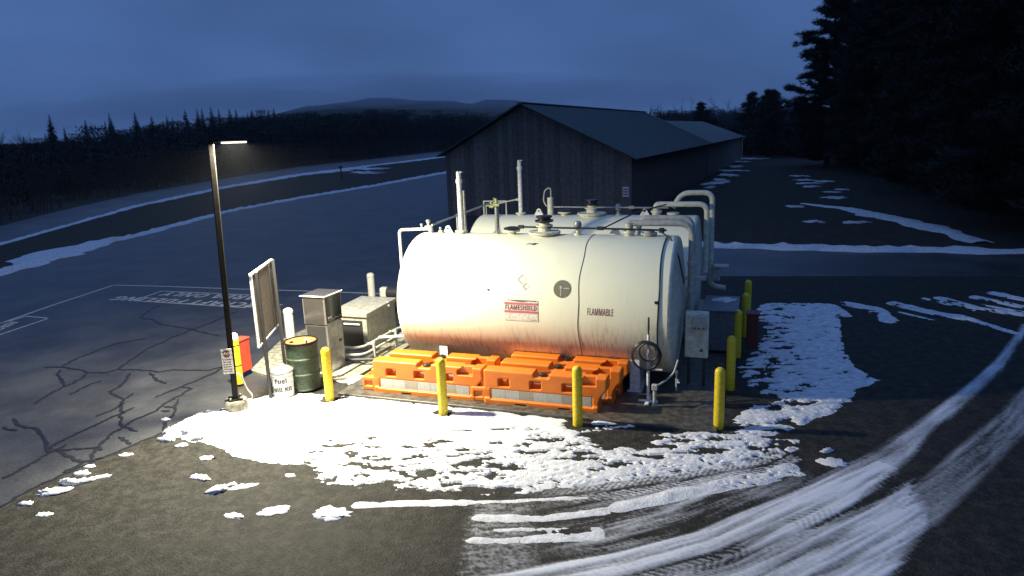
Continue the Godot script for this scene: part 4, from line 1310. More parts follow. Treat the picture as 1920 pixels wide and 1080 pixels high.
# ---------------------------------------------------------------- things at the right end
func build_right_end() -> void:
	var h := thing("hose_stand", "white post on a cross foot holding a coiled black hose", "hose stand", Y(2.33, 0.06, 1.5), -YAW)
	var p := MB.new()
	p.tube([P3(0, 0, 0), P3(0, 1.25, 0)], 0.026, 10)
	p.bx(P3(0, 0.02, 0), P3(0.34, 0.035, 0.07), 0.008)
	p.bx(P3(0, 0.021, 0), P3(0.07, 0.036, 0.4), 0.008)
	p.bx(P3(0.1, 0.62, 0.0), P3(0.3, 0.03, 0.03), 0.006)
	obj("post", p, m.white, h)
	var tip := MB.new()
	tip.tube([P3(0, 1.24, 0), P3(0, 1.32, 0), P3(0, 1.33, 0), P3(0, 1.56, 0)], [0.014, 0.014, 0.02, 0.016], 8)
	obj("rod_tip", tip, m.black, h)
	var co := MB.new()
	var pts := []
	for k in 121:
		var a := TAU * k / 40.0
		var r := 0.265 - 0.012 * (k / 40.0)
		pts.append(P3(-0.03 + cos(a) * r * 0.98, 0.88 + sin(a) * r, 0.05 + 0.02 * (k / 40.0)))
	for k in 61:
		var a := TAU * k / 30.0
		pts.append(P3(0.02 + cos(a) * 0.16, 0.97 + sin(a) * 0.16, 0.11 + 0.01 * (k / 30.0)))
	co.tube(pts, 0.016, 7)
	obj("hose_coil", co, m.black, h)
	var nz := MB.new()
	nz.tube([P3(0.0, 1.1, 0.08), P3(0.03, 0.98, 0.1), P3(0.0, 0.9, 0.1), P3(0.04, 0.8, 0.09)], [0.02, 0.03, 0.022, 0.012], 8)
	obj("nozzle", nz, m.galv, h)
	var s := thing("pipe_stand", "short grey standpipe with a bent arm reaching to the tank", "standpipe", Y(2.47, 0.06, 1.68), -YAW)
	var q := MB.new()
	q.tube([P3(0, 0, 0), P3(0, 0.4, 0)], 0.032, 10)
	q.bx(P3(0, 0.36, 0), P3(0.1, 0.1, 0.09), 0.012)
	obj("riser", q, m.pipegrey, s)
	var ar := MB.new()
	ar.tube(bent([P3(0.03, 0.38, 0), P3(0.16, 0.42, -0.2), P3(0.28, 0.5, -0.4), P3(0.34, 0.72, -0.5)], 0.06, 4), 0.018, 8)
	obj("arm", ar, m.pipegrey, s)
	var d := thing("drain_tap", "small pale drain tap standing under the right end of the tank", "tap", Y(2.75, 0.06, 0.82), -YAW)
	var dm := MB.new()
	dm.tube([P3(0, 0, 0), P3(0, 0.38, 0)], 0.016, 8)
	obj("riser", dm, m.cap, d)
	var dv := MB.new()
	valve(dv, P3(0.03, 0.16, 0), 0.03)
	dv.bx(P3(0, 0.36, 0), P3(0.05, 0.06, 0.05), 0.008)
	obj("valve", dv, m.white, d)
	var e := thing("electrical_box", "cream electrical box with a warning mark at the right end of the tanks", "electrical box", Y(3.07, 0.62, 0.42), -YAW)
	var eb := MB.new()
	eb.bx(P3(0, 0.43, 0), P3(0.42, 0.86, 0.18), 0.014)
	obj("body", eb, m.cream, e)
	var ed := MB.new()
	ed.bx(P3(0, 0.22, 0.096), P3(0.4, 0.42, 0.014), 0.005)
	var edo := obj("door", ed, m.cream, e)
	var ex := MB.new()
	ex.bx(P3(0.05, 0.66, 0.14), P3(0.26, 0.2, 0.12), 0.012)
	var exo := obj("meter", ex, m.pipegrey, e)
	for k in 3:
		var sc := MB.new()
		sc.bx(P3(-0.03 + 0.08 * k, 0.6, 0.202), P3(0.03, 0.03, 0.008), 0.002)
		obj("screw", sc, m.dark, exo)
	var wm := MB.new()
	wm.prism(PackedVector2Array([V(-0.035, -0.02), V(0.035, -0.02), V(0.0, 0.05)]), 0.002, at(0.09, 0.15, 0.105))
	obj("warning_mark", wm, m.ink, edo)
	var leg := MB.new()
	leg.bx(P3(-0.14, -0.28, -0.03), P3(0.05, 0.56, 0.05), 0.006)
	leg.bx(P3(0.14, -0.28, -0.03), P3(0.05, 0.56, 0.05), 0.006)
	obj("leg", leg, m.dark, e)
	var c := thing("containment_box", "grey blue steel containment box in shade beside the rear tank", "steel box", Y(3.4, 0.06, -2.2), -YAW)
	var cb := MB.new()
	cb.bx(P3(0, 0.5, 0), P3(0.68, 0.86, 1.3), 0.012)
	obj("body", cb, m.tankbox, c)
	var cl := MB.new()
	cl.bx(P3(0, 0.945, 0), P3(0.74, 0.04, 1.36), 0.008)
	obj("lid", cl, m.tankbox, c)
	for k in 2:
		var f := MB.new()
		f.bx(P3(0, 0.035, -0.45 + 0.9 * k), P3(0.66, 0.07, 0.1), 0.006)
		obj("foot", f, m.dark, c)

# ---------------------------------------------------------------- snow
func sd_poly(p: Vector2, q: PackedVector2Array) -> float:
	var d := 1e9
	var ins := false
	var n := q.size()
	var j := n - 1
	for i in n:
		var a := q[i]
		var b := q[j]
		var e := b - a
		var w := p - a
		d = minf(d, (w - e * clampf(w.dot(e) / e.length_squared(), 0.0, 1.0)).length_squared())
		if (a.y > p.y) != (b.y > p.y) and p.x < (b.x - a.x) * (p.y - a.y) / (b.y - a.y) + a.x: ins = not ins
		j = i
	return -sqrt(d) if ins else sqrt(d)

func along(p: Vector2, q: Array) -> Vector2:
	# (signed distance from the line, metres along it); positive on its right
	var best := 1e9
	var out := Vector2(1e3, 0)
	var s := 0.0
	for i in q.size() - 1:
		var a: Vector2 = q[i]
		var e: Vector2 = q[i + 1] - a
		var l := e.length()
		var t := (p - a).dot(e) / (l * l)
		var tc := clampf(t, 0.0, 1.0)
		var w := p - a - e * tc
		var d := w.length_squared()
		if d < best:
			best = d
			out = Vector2(sqrt(d) * signf(e.x * w.y - e.y * w.x), s + tc * l)
		s += l
	return out

class Coarse:
	var o: Vector2
	var h: float
	var nx: int
	var nz: int
	var d := PackedFloat32Array()
	func _init(lo: Vector2, hi: Vector2, step: float, f: Callable) -> void:
		o = lo
		h = step
		nx = int(ceil((hi.x - lo.x) / step)) + 2
		nz = int(ceil((hi.y - lo.y) / step)) + 2
		d.resize(nx * nz)
		for j in nz:
			for i in nx:
				d[j * nx + i] = f.call(Vector2(lo.x + i * step, lo.y + j * step))
	func get_at(x: float, z: float) -> float:
		var u := clampf((x - o.x) / h, 0.0, nx - 1.001)
		var w := clampf((z - o.y) / h, 0.0, nz - 1.001)
		var i := int(u)
		var j := int(w)
		u -= i
		w -= j
		var k := j * nx + i
		return lerpf(lerpf(d[k], d[k + 1], u), lerpf(d[k + nx], d[k + nx + 1], u), w)

func field_mesh(lo: Vector2, hi: Vector2, step: float, f: Callable, cut: float, with_alpha: bool) -> MB:
	# f gives (presence, height, cover) over the ground; cells whose presence stays under the cut are left out
	var nx := int((hi.x - lo.x) / step) + 1
	var nz := int((hi.y - lo.y) / step) + 1
	var pr := PackedFloat32Array()
	var ht := PackedFloat32Array()
	var cv := PackedFloat32Array()
	pr.resize(nx * nz)
	ht.resize(nx * nz)
	cv.resize(nx * nz)
	for j in nz:
		for i in nx:
			var r: Vector3 = f.call(lo.x + i * step, lo.y + j * step)
			var k := j * nx + i
			pr[k] = r.x
			ht[k] = r.y
			cv[k] = r.z
	var mb := MB.new()
	var ids := PackedInt32Array()
	ids.resize(nx * nz)
	ids.fill(-1)
	for j in range(1, nz - 2):
		for i in range(1, nx - 2):
			var k := j * nx + i
			if maxf(maxf(pr[k], pr[k + 1]), maxf(pr[k + nx], pr[k + nx + 1])) < cut: continue
			for q in [k, k + 1, k + nx, k + nx + 1]:
				if ids[q] < 0:
					ids[q] = mb.v.size()
					mb.v.append(Vector3(lo.x + (q % nx) * step, ht[q], lo.y + (q / nx) * step))
					mb.n.append(Vector3(ht[q - 1] - ht[q + 1], 2.0 * step, ht[q - nx] - ht[q + nx]).normalized())
					if with_alpha: mb.c.append(Color(1, 1, 1, cv[q]))
			mb.idx.append_array(PackedInt32Array([ids[k], ids[k + 1], ids[k + nx + 1], ids[k], ids[k + nx + 1], ids[k + nx]]))
	return mb

func build_snow() -> void:
	var na := FastNoiseLite.new(); na.seed = 11; na.frequency = 1.0; na.fractal_octaves = 3
	var nb := FastNoiseLite.new(); nb.seed = 12; nb.frequency = 1.0; nb.fractal_octaves = 4; nb.fractal_gain = 0.6
	var nc := FastNoiseLite.new(); nc.seed = 13; nc.frequency = 1.0; nc.fractal_octaves = 2
	var main := PackedVector2Array([V(-6.01, -10.92), V(-6.02, -11.43), V(-5.80, -11.85), V(-5.37, -12.12), V(-4.99, -12.5), V(-4.6, -12.9), V(-4.0, -12.75), V(-3.77, -12.56), V(-3.22, -12.55), V(-2.81, -12.3), V(-2.07, -12.05), V(-1.35, -11.83), V(-0.65, -11.55), V(-0.08, -11.34), V(0.57, -11.1), V(0.93, -10.93), V(0.93, -10.65), V(1.15, -10.62), V(1.3, -10.95), V(1.98, -10.84), V(2.03, -10.62), V(1.4, -10.5), V(1.2, -10.3), V(1.2, -10.05), V(1.9, -9.75), V(2.1, -9.95), V(2.14, -10.3), V(2.53, -10.47), V(2.84, -10.34), V(3.12, -10.3), V(3.6, -10.42), V(3.51, -10.70), V(4.23, -11.33), V(4.82, -11.65), V(6.04, -11.80), V(5.68, -11.15), V(4.59, -10.40), V(3.94, -10.05), V(4.39, -9.91), V(4.12, -9.47), V(3.30, -9.16), V(2.10, -8.96), V(0.19, -8.6), V(-0.68, -8.57), V(-2.05, -8.88), V(-2.84, -9.02), V(-3.10, -9.6), V(-3.88, -9.78), V(-4.50, -10.1), V(-5.01, -10.5), V(-5.52, -10.73)])
	var right := PackedVector2Array([V(6.79, -18.36), V(7.88, -18.32), V(8.73, -17.95), V(8.09, -16.50), V(7.2, -14.42), V(6.75, -13.05), V(6.9, -12.3), V(6.2, -11.87), V(5.85, -11.3), V(4.59, -11.2), V(4.54, -11.68), V(4.39, -12.37), V(4.54, -13.28), V(5.39, -14.62), V(6.07, -15.81), V(6.18, -17.03)])
	var strips := [
		[[V(8.60, -17.91), V(8.43, -16.87)], 0.13], [[V(9.08, -18.01), V(9.44, -17.38), V(9.24, -16.25)], 0.24], [[V(10.25, -17.84), V(10.57, -16.94), V(10.98, -16.31)], 0.22],
		[[V(11.70, -18.23), V(11.92, -17.13), V(12.54, -16.40)], 0.2], [[V(12.64, -18.21), V(13.07, -17.13)], 0.2], [[V(11.10, -16.50), V(11.22, -15.51), V(11.35, -14.91)], 0.12],
		[[V(13.4, -18.6), V(13.8, -17.2), V(13.6, -16.2)], 0.2],
		[[V(-2.19, -8.42), V(-1.53, -8.42), V(-0.67, -8.39)], 0.07], [[V(-0.55, -8.37), V(0.24, -8.38), V(0.9, -8.42)], 0.04],
		[[V(-0.55, -8.01), V(0.29, -7.93), V(1.31, -8.09), V(2.72, -8.5), V(3.93, -8.85)], 0.075], [[V(1.31, -8.15), V(2.72, -8.62), V(3.85, -9.02)], 0.13],
		[[V(-0.59, -7.74), V(0.33, -7.66), V(1.0, -7.64)], 0.04], [[V(-0.61, -7.5), V(0.02, -7.46), V(0.97, -7.47)], 0.06],
		[[V(11.3, -18.3), V(11.5, -17.6)], 0.1], [[V(9.9, -17.0), V(10.3, -16.0)], 0.06], [[V(12.3, -17.4), V(13.0, -16.2)], 0.09],
		[[V(-4.75, -14.1), V(-4.6, -13.7)], 0.2],
	]
	var cs := Coarse.new(V(-6.6, -19.2), V(14.8, -7.0), 0.1, func(p: Vector2) -> float:
		var d := minf(sd_poly(p, main), sd_poly(p, right))
		for s in strips: d = minf(d, absf(along(p, s[0]).x) - s[1])
		return -d)
	var posts := [V(-3.52, -12.32), V(-1.29, -11.45), V(1.02, -10.77), V(3.28, -10.45)]
	var thick := func(x: float, z: float) -> Vector3:
		var f := cs.get_at(x, z)
		if f < -0.45: return Vector3(-1, -0.03, 1)
		var n1 := na.get_noise_2d(x * 1.7, z * 1.7)
		var n2 := nb.get_noise_2d(x * 6.0, z * 7.0)
		var small := clampf(f * 3.0 + 0.5, 0.15, 1.0)
		var strip := z > -8.55 or (x > 9.0)
		f += (0.17 * n1 + 0.1 * n2) * small * (0.4 if strip else 1.0)
		if absf(z + 11.4) < 1.4:
			for q in posts: f -= 0.5 * smoothstep(0.3, 0.1, Vector2(x, z).distance_to(q) + 0.12 * n2)
		var hole := 0.0
		if z > -10.75 and x > -3.4 and x < 4.6 and z < -8.52:
			var th := lerpf(0.42, 0.17, smoothstep(-10.5, -9.8, z))
			th = lerpf(th, 0.03, smoothstep(-9.9, -9.4, z) * smoothstep(1.2, -0.4, x))
			th = lerpf(th, 0.7, smoothstep(-9.5, -9.1, z) * smoothstep(-0.3, 0.5, x))
			th = lerpf(0.45, th, smoothstep(-3.3, -2.3, x))
			if x > 0.9 and z < -9.45: th = minf(th, 0.12)
			hole = maxf(0.0, nb.get_noise_2d(x * 1.3 + 31.0, z * 3.6) * 1.7 + n2 * 0.5 - th) * 2.6
			hole = maxf(hole, (nb.get_noise_2d(x * 7.0, z * 10.0 + 70.0) - 0.33) * 3.0 * smoothstep(-10.5, -9.9, z))
		elif x > 4.2 and z < -11.0 and x < 8.9:
			var th2 := lerpf(-0.12, 0.4, smoothstep(0.0, 1.5, x - 4.5 - maxf(0.0, (-12.4 - z) * 0.37)))
			hole = maxf(0.0, nb.get_noise_2d(x * 1.5, z * 3.6 + 9.0) * 1.5 + n2 * 0.5 - th2) * 2.4
		elif x > 8.6: hole = maxf(0.0, nb.get_noise_2d(x * 2.2 + z * 0.8, z * 1.2 - x * 0.9) * 0.9 + n2 * 0.3 - 0.12) * 1.2
		f = minf(f, 0.24) - hole
		var top := 0.032 + 0.022 * n1 + (0.004 if strip else 0.008) * n2
		if x < -4.6: top += (0.05 + 0.06 * n2) * smoothstep(-4.6, -5.4, x)
		if x > 4.0: top += 0.015 + 0.02 * n2
		top += 0.0035 * nc.get_noise_2d(x * 14.0, z * 14.0)
		var h := -0.03 if f <= -0.12 else (f * 0.25 if f < 0.0 else smoothstep(0.0, 0.14, f) * maxf(top * 0.62, 0.008))
		return Vector3(f, h + 0.006, 1)
	var sn := obj("snow_cover", field_mesh(V(-6.5, -19.0), V(14.6, -7.2), 0.03, thick, -0.05, false), m.snow)
	tag(sn, "thick patchy white snow lying on the lot before and beside the tanks", "snow")
	sn.set_meta("kind", "stuff")
	# thin wheel-swept snow in curved tracks
	var r0 := [V(-2.5, -6.5), V(-0.2, -6.84), V(1.06, -7.12), V(2.09, -7.49), V(3.95, -8.56), V(5.56, -9.61), V(7.26, -10.98), V(9.42, -12.88), V(11.44, -14.94), V(12.6, -16.2)]
	var t1 := [V(-2.0, -8.62), V(-1.27, -8.6), V(0.33, -8.6), V(1.43, -8.78), V(2.59, -9.04), V(3.52, -9.3), V(4.4, -9.94)]
	var ob := [V(4.9, -7.7), V(6.6, -9.15), V(8.3, -10.55), V(9.8, -11.9)]
	var lo := V(-1.2, -15.6)
	var hi := V(12.4, -5.6)
	var cd := Coarse.new(lo, hi, 0.1, func(p: Vector2) -> float: return along(p, r0).x)
	var ca := Coarse.new(lo, hi, 0.1, func(p: Vector2) -> float: return along(p, r0).y)
	var cd1 := Coarse.new(lo, hi, 0.1, func(p: Vector2) -> float: return along(p, t1).x)
	var ca1 := Coarse.new(lo, hi, 0.1, func(p: Vector2) -> float: return along(p, t1).y)
	var co := Coarse.new(lo, hi, 0.1, func(p: Vector2) -> float: return absf(along(p, ob).x))
	var thin := func(x: float, z: float) -> Vector3:
		var d := cd.get_at(x, z)
		if d < -2.6 or d > 2.8: return Vector3.ZERO
		var s := ca.get_at(x, z)
		var c := 0.0
		var fine := nb.get_noise_2d(s * 1.6 + d * 2.0, d * 24.0) * 0.8
		var lane := na.get_noise_2d(s * 0.22 + 7.0, d * 3.6) + 0.35 * nc.get_noise_2d(s * 0.35, d * 11.0)
		var speck := nb.get_noise_2d(x * 14.0, z * 14.0)
		# the broad band
		var w := lerpf(1.75, 1.45, smoothstep(5.7, 7.2, s))
		w = lerpf(w, 1.05, smoothstep(7.1, 7.9, s + 0.4 * lane))
		w = lerpf(w, 0.5, smoothstep(7.6, 8.2, s + 0.9 * lane + 0.3 * fine))
		w = lerpf(w, 0.25, smoothstep(7.9, 10.0, s))
		w = lerpf(w, 0.13, smoothstep(10.0, 16.5, s))
		var edge := smoothstep(-0.06, 0.06, d + 0.05 * lane) * smoothstep(w + 0.05, w - 0.05, d + 0.09 * fine)
		if edge > 0.0:
			var b := 0.74 + 0.95 * lane + 0.42 * fine
			if s > 8.2: b = 0.62 + 0.3 * lane + 0.4 * fine + 0.18 * sin(s * 3.1) * sin(s * 1.3)
			var tr := absf(d - 0.55)
			if tr < 0.13 and s < 8.0:
				b -= (0.22 + 0.16 * signf(sin(s * 62.0 + tr * 60.0))) * smoothstep(-0.35, 0.3, na.get_noise_2d(s * 0.6, 2.0)) + 0.2 * speck
			var wedge := absf(d - 0.72 + 0.03 * (s - 6.0))
			if s > 5.0 and s < 8.4: b -= 1.1 * smoothstep(0.05 + 0.13 * smoothstep(6.4, 7.7, s), 0.0, wedge + 0.04 * speck) * smoothstep(5.0, 6.8, s + fine)
			if d > w * 0.92: b -= 0.2
			c = edge * b
		# swept ground between the thick snow and the band
		var d1 := cd1.get_at(x, z)
		if d < 0.08 and d1 > -0.05 and s < 7.4 and x > -0.75:
			var g := 0.16 + 0.75 * lane + 0.55 * fine
			g *= smoothstep(-0.05, 0.05, d1) * smoothstep(7.4, 5.6, s)
			var s1 := ca1.get_at(x, z)
			if d1 < 0.16 and s1 > 2.0:
				g = 0.4 + 0.24 * signf(sin(s1 * 66.0 + d1 * 70.0)) + 0.5 * speck + 0.3 * lane
				g *= smoothstep(0.17, 0.13, d1)
			elif d1 > 0.22 and d1 < 0.4 and s1 > 2.6:
				g = maxf(g, 0.38 + 0.2 * signf(sin(s1 * 66.0 - d1 * 70.0)) + 0.5 * speck + 0.3 * lane)
			g *= smoothstep(0.1, 1.5, x + 0.3 * lane) * 0.9 + 0.1
			var smear := na.get_noise_2d(x * 3.0, z * 9.0)
			g = maxf(g, (0.36 + 0.55 * smear + 0.3 * speck) * smoothstep(0.32, -0.06, x + 0.12 * fine + 0.1 * smear) * smoothstep(-0.75, -0.45, x + 0.1 * speck + 0.12 * smear) * smoothstep(-8.5, -8.2, z))
			c = maxf(c, g)
		c *= lerpf(0.45, 1.0, smoothstep(-0.2, 1.1, x + 0.35 * lane))
		if x < 0.2 and d >= 0.0: c *= smoothstep(-0.62, -0.5, x + 0.06 * speck)
		var o := co.get_at(x, z)
		if o < 0.32: c = maxf(c, (0.24 + 0.3 * lane + 0.3 * fine) * smoothstep(0.32, 0.2, o + 0.05 * speck))
		c = clampf(c + 0.22 * speck * (1.0 if c > 0.05 else 0.0), 0.0, 1.0)
		return Vector3(c, 0.0085 + 0.012 * c, c * 0.93)
	var ts := obj("swept_snow", field_mesh(lo, hi, 0.025, thin, 0.03, true), m.film)
	tag(ts, "thin wheel swept snow in long curved tyre tracks across the lot", "snow")
	ts.set_meta("kind", "stuff")
	# banks along the pavement edges
	bank("long ploughed snow bank along the near edge of the apron at left", [V(-19, -20), V(-20.45, -25.53), V(-20.65, -27.49), V(-20.89, -29.77), V(-21.7, -33.0), V(-21.3, -35), V(-20.69, -38.32), V(-20.67, -50.19), V(-18.24, -60.33), V(-14.11, -72.87), V(-8.21, -96.0), V(-5, -104)], [0.45, 0.6, 1.0, 1.5, 2.6, 1.4, 0.8, 0.7, 0.8, 0.9, 1.2, 1.2], 0.22, 1)
	bank("thin far snow bank along the runway beyond the brown strip", [V(-24, -26), V(-26.33, -33.24), V(-27.33, -36.80), V(-28.49, -43.06), V(-31.19, -57.64), V(-32.32, -79.31), V(-31.06, -103.91), V(-28.4, -112), V(-25.6, -128), V(-20.45, -148.42), V(-14.72, -174.60)], [0.3, 0.35, 0.4, 0.45, 0.7, 1.0, 3.0, 5.0, 1.2, 2.6, 2.4], 0.2, 2)
	bank("straight snow bank along the grass edge right of the tanks", [V(7.0, -28.7), V(8.11, -28.19), V(10.52, -27.23), V(13.18, -26.12), V(15.76, -25.31), V(18.44, -24.37), V(22, -23.2)], [0.8, 0.95, 1.05, 0.9, 1.1, 0.9, 0.9], 0.2, 3)
	bank("snow drift curving along the foot of the dark pines", [V(18.0, -42.5), V(18.82, -40.15), V(19.27, -38.53), V(19.23, -36.17), V(19.11, -33.44), V(19.11, -31.25), V(18.93, -29.04), V(18.39, -26.24)], [0.3, 0.7, 0.9, 1.4, 1.5, 1.2, 1.0, 0.7], 0.12, 4)
	var rng := RandomNumberGenerator.new()
	rng.seed = 77
	for q in [[V(14.3, -51.0), 0.7, 0.4], [V(16.2, -56.5), 1.0, 0.5], [V(18.2, -60.5), 1.4, 1.0], [V(19.9, -64.0), 1.6, 1.2], [V(22.0, -70.2), 1.6, 1.2], [V(24.6, -77.0), 1.8, 1.3], [V(27.5, -85.0), 2.0, 1.4], [V(31.5, -96.0), 3.2, 1.2], [V(36.0, -104.0), 4.0, 1.1]]:
		var sp := lump(q[0] + V(rng.randf_range(-0.5, 0.5), 0), q[1] * rng.randf_range(0.35, 0.6), 0.08, q[2] * 1.5, rng.randf_range(-0.6, 0.9), rng.randi(), 0.0)
		tag(sp, "small snow patch on the grass beside the hangar wall", "snow patch", "snow patches along the hangar wall")
	for q in [[V(27.5, -65.5), 0.9, 0.5], [V(25.9, -60.4), 0.8, 0.5], [V(24.8, -57.0), 1.1, 0.4], [V(23.5, -53.9), 0.9, 0.4], [V(22.9, -49.0), 0.7, 0.3], [V(21.3, -45.2), 0.8, 0.35], [V(26.6, -58.4), 0.9, 0.4], [V(24.4, -50.5), 0.7, 0.3], [V(17.0, -41.0), 0.9, 0.25], [V(15.2, -34.2), 0.6, 0.2], [V(16.9, -33.4), 0.7, 0.2]]:
		var sp := lump(q[0], q[1] * rng.randf_range(0.5, 0.9), 0.06, q[2] * 1.8, rng.randf_range(-0.5, 0.9), rng.randi(), 0.0)
		tag(sp, "small snow patch on the grass near the pines", "snow patch", "snow patches on the grass near the pines")
	for q in [[V(-21.0, -104), 3.6, 1.6], [V(-23.2, -117), 5.0, 2.2]]:
		var sp := lump(q[0], q[1], 0.1, q[2], 1.0, rng.randi(), 0.0)
		tag(sp, "far snow patch on the brown strip beside the runway", "snow patch", "snow patches on the brown strip")
	# clods on the lot
	var clods := [[-6.87, -8.78, 0.12, 0.05], [-6.42, -8.47, 0.11, 0.03], [-6.66, -9.1, 0.2, 0.07], [-6.62, -9.34, 0.17, 0.1], [-6.78, -9.05, 0.12, 0.08], [-6.6, -9.62, 0.12, 0.06], [-6.62, -9.85, 0.08, 0.04], [-6.43, -9.36, 0.15, 0.07], [-6.22, -9.5, 0.12, 0.04], [-6.24, -10.22, 0.1, 0.04], [-6.31, -11.64, 0.08, 0.04], [-4.70, -9.36, 0.16, 0.05], [-4.27, -8.96, 0.14, 0.08], [-4.12, -9.1, 0.07, 0.05], [-3.95, -9.05, 0.17, 0.03], [-3.78, -8.26, 0.15, 0.03], [-3.25, -8.36, 0.2, 0.035], [-2.49, -8.24, 0.26, 0.04], [-4.86, -10.0, 0.11, 0.04], [-5.5, -10.5, 0.09, 0.05], [-3.36, -9.34, 0.08, 0.02], [4.55, -9.12, 0.2, 0.05], [4.62, -9.5, 0.11, 0.05], [-5.85, -10.72, 0.14, 0.1], [-5.6, -10.95, 0.16, 0.13], [-5.95, -11.05, 0.13, 0.09], [-5.3, -10.75, 0.13, 0.1]]
	for q in clods:
		var o := lump(V(q[0], q[1]), q[2], q[3], q[2] * rng.randf_range(0.35, 0.7), rng.randf_range(-0.5, 0.5), rng.randi(), 0.004)
		var own: String = {0: "flat snow clod at the far left end of the clods by the cracked apron", 1: "thin snow clod nearest the camera at bottom left", 3: "tallest snow clod of the heap at the lot's left edge", 9: "single snow clod on the lot edge halfway between heap and lamp post", 10: "lone snow clod on the cracked apron near the lamp post", 11: "oblong snow clod lying alone left of the forked pair", 12: "rounded snow clod of the forked pair on the brown lot", 14: "thin tail shaped snow clod of the forked pair", 15: "flat snow clod nearest the camera left of the middle", 16: "flat snow clod second in the row before the main snow", 17: "widest flat snow clod at the end of the row towards the tyre tracks", 18: "snow clod just below the tip of the main snow", 20: "tiny faint snow clod above the row of flat ones", 21: "larger snow clod beside the tyre tracks right of the yard", 22: "small snow clod behind the larger one right of the yard"}.get(clods.find(q), "")
		if own: tag(o, own, "snow clod", "snow clods scattered on the lot")
		else: tag(o, "loose snow clod heaped with others at the left edge of the lot", "snow clod", "snow clods scattered on the lot")
	for q in [[-3.98, 0.092, 1.35, 0.07, 0.3, "snow patch on the concrete island beside the dispenser door"], [-3.97, 0.092, 0.7, 0.09, 0.2, "second snow patch on the island behind the dispenser door"], [-3.5, 0.012, 1.6, 0.35, 0.24, "snow patch on the slab at the left end of the orange barriers"], [3.45, 1.02, -2.5, 0.24, 0.22, "snow lying on the lid of the steel containment box"], [-4.2, 0.993, 2.2, 0.05, 0.03, "white snow smear on the rusty drum lid"]]:
		var w := Y(q[0], q[1], q[2])
		var o := lump(V(w.x, w.z), q[3], 0.035, q[4], YAW, rng.randi(), w.y)
		tag(o, q[5], "snow patch")

func lump(p: Vector2, rx: float, ry: float, rz: float, turn: float, sd: int, y: float) -> MeshInstance3D:
	var n := FastNoiseLite.new()
	n.seed = sd % 9999
	n.frequency = 1.1
	n.fractal_octaves = 3
	var mb := MB.new()
	var rows := 5
	var seg := 22
	for j in rows + 1:
		var a := PI * 0.5 * j / rows
		for k in seg:
			var b := TAU * k / seg
			var d := Vector3(cos(b) * cos(a), sin(a), sin(b) * cos(a))
			var r := 1.0 + (1.25 if rx > 0.3 else 0.8) * n.get_noise_3d(d.x * (2.0 if rx > 0.3 else 1.3) + sd % 17, d.y, d.z * (2.0 if rx > 0.3 else 1.3))
			mb.v.append(Vector3(d.x * rx * r, d.y * ry * (0.7 + 0.6 * absf(n.get_noise_2d(d.x * 2.0, d.z * 2.0 + 5.0))) * r - 0.006, d.z * rz * r))
			mb.n.append(Vector3(d.x / rx, d.y / ry, d.z / rz).normalized())
	for j in rows:
		for k in seg:
			var a := j * seg + k
			var b := j * seg + (k + 1) % seg
			mb.idx.append_array(PackedInt32Array([a, b + seg, a + seg, a, b, b + seg]))
	var o := obj("snow_patch" if ry < 0.2 and rx > 0.3 else "snow_clod", mb, m.snow)
	o.position = Vector3(p.x, y, p.y)
	o.rotation.y = -turn
	return o

func bank(label: String, pts: Array, wid: Array, h: float, sd: int) -> void:
	var n := FastNoiseLite.new()
	n.seed = sd
	n.frequency = 0.35
	n.fractal_octaves = 4
	var mb := MB.new()
	var rows := []
	for i in pts.size() - 1:
		var cnt := maxi(4, int((pts[i + 1] - pts[i]).length() / 0.35))
		for k in cnt:
			var t := float(k) / cnt
			var c: Vector2 = pts[i].lerp(pts[i + 1], t)
			var d: Vector2 = (pts[i + 1] - pts[i]).normalized()
			var w: float = lerpf(wid[i], wid[i + 1], t)
			rows.append([c, Vector2(-d.y, d.x), w])
	var m2 := 8
	for r in rows:
		for k in m2 + 1:
			var u := -1.0 + 2.0 * k / m2
			var c: Vector2 = r[0]
			var j := 0.5 * n.get_noise_2d(c.x * 2.2 + u * 0.6, c.y * 2.2)
			var w: float = r[2] * 0.5 * (1.0 + (0.9 * n.get_noise_2d(c.x + 40.0 * signf(u), c.y)))
			var q: Vector2 = c + r[1] * u * w
			var y := h * minf(1.0, r[2]) * (1.0 - u * u) * (0.7 + j + 0.6 * n.get_noise_2d(q.x * 5.0, q.y * 5.0)) - 0.02 * absf(u)
			mb.v.append(Vector3(q.x, y + 0.004, q.y))
			mb.n.append(Vector3.UP)
	var nr := rows.size()
	for i in nr:
		for k in m2 + 1:
			var a: Vector3 = mb.v[maxi(i - 1, 0) * (m2 + 1) + k]
			var b: Vector3 = mb.v[mini(i + 1, nr - 1) * (m2 + 1) + k]
			var c: Vector3 = mb.v[i * (m2 + 1) + maxi(k - 1, 0)]
			var d: Vector3 = mb.v[i * (m2 + 1) + mini(k + 1, m2)]
			var g := (b - a).cross(d - c).normalized()
			mb.n[i * (m2 + 1) + k] = g if g.y > 0 else -g
	for i in nr - 1:
		for k in m2:
			var a := i * (m2 + 1) + k
			mb.idx.append_array(PackedInt32Array([a, a + m2 + 2, a + 1, a, a + m2 + 1, a + m2 + 2]))
	tag(obj("snow_bank", mb, m.snow), label, "snow bank")

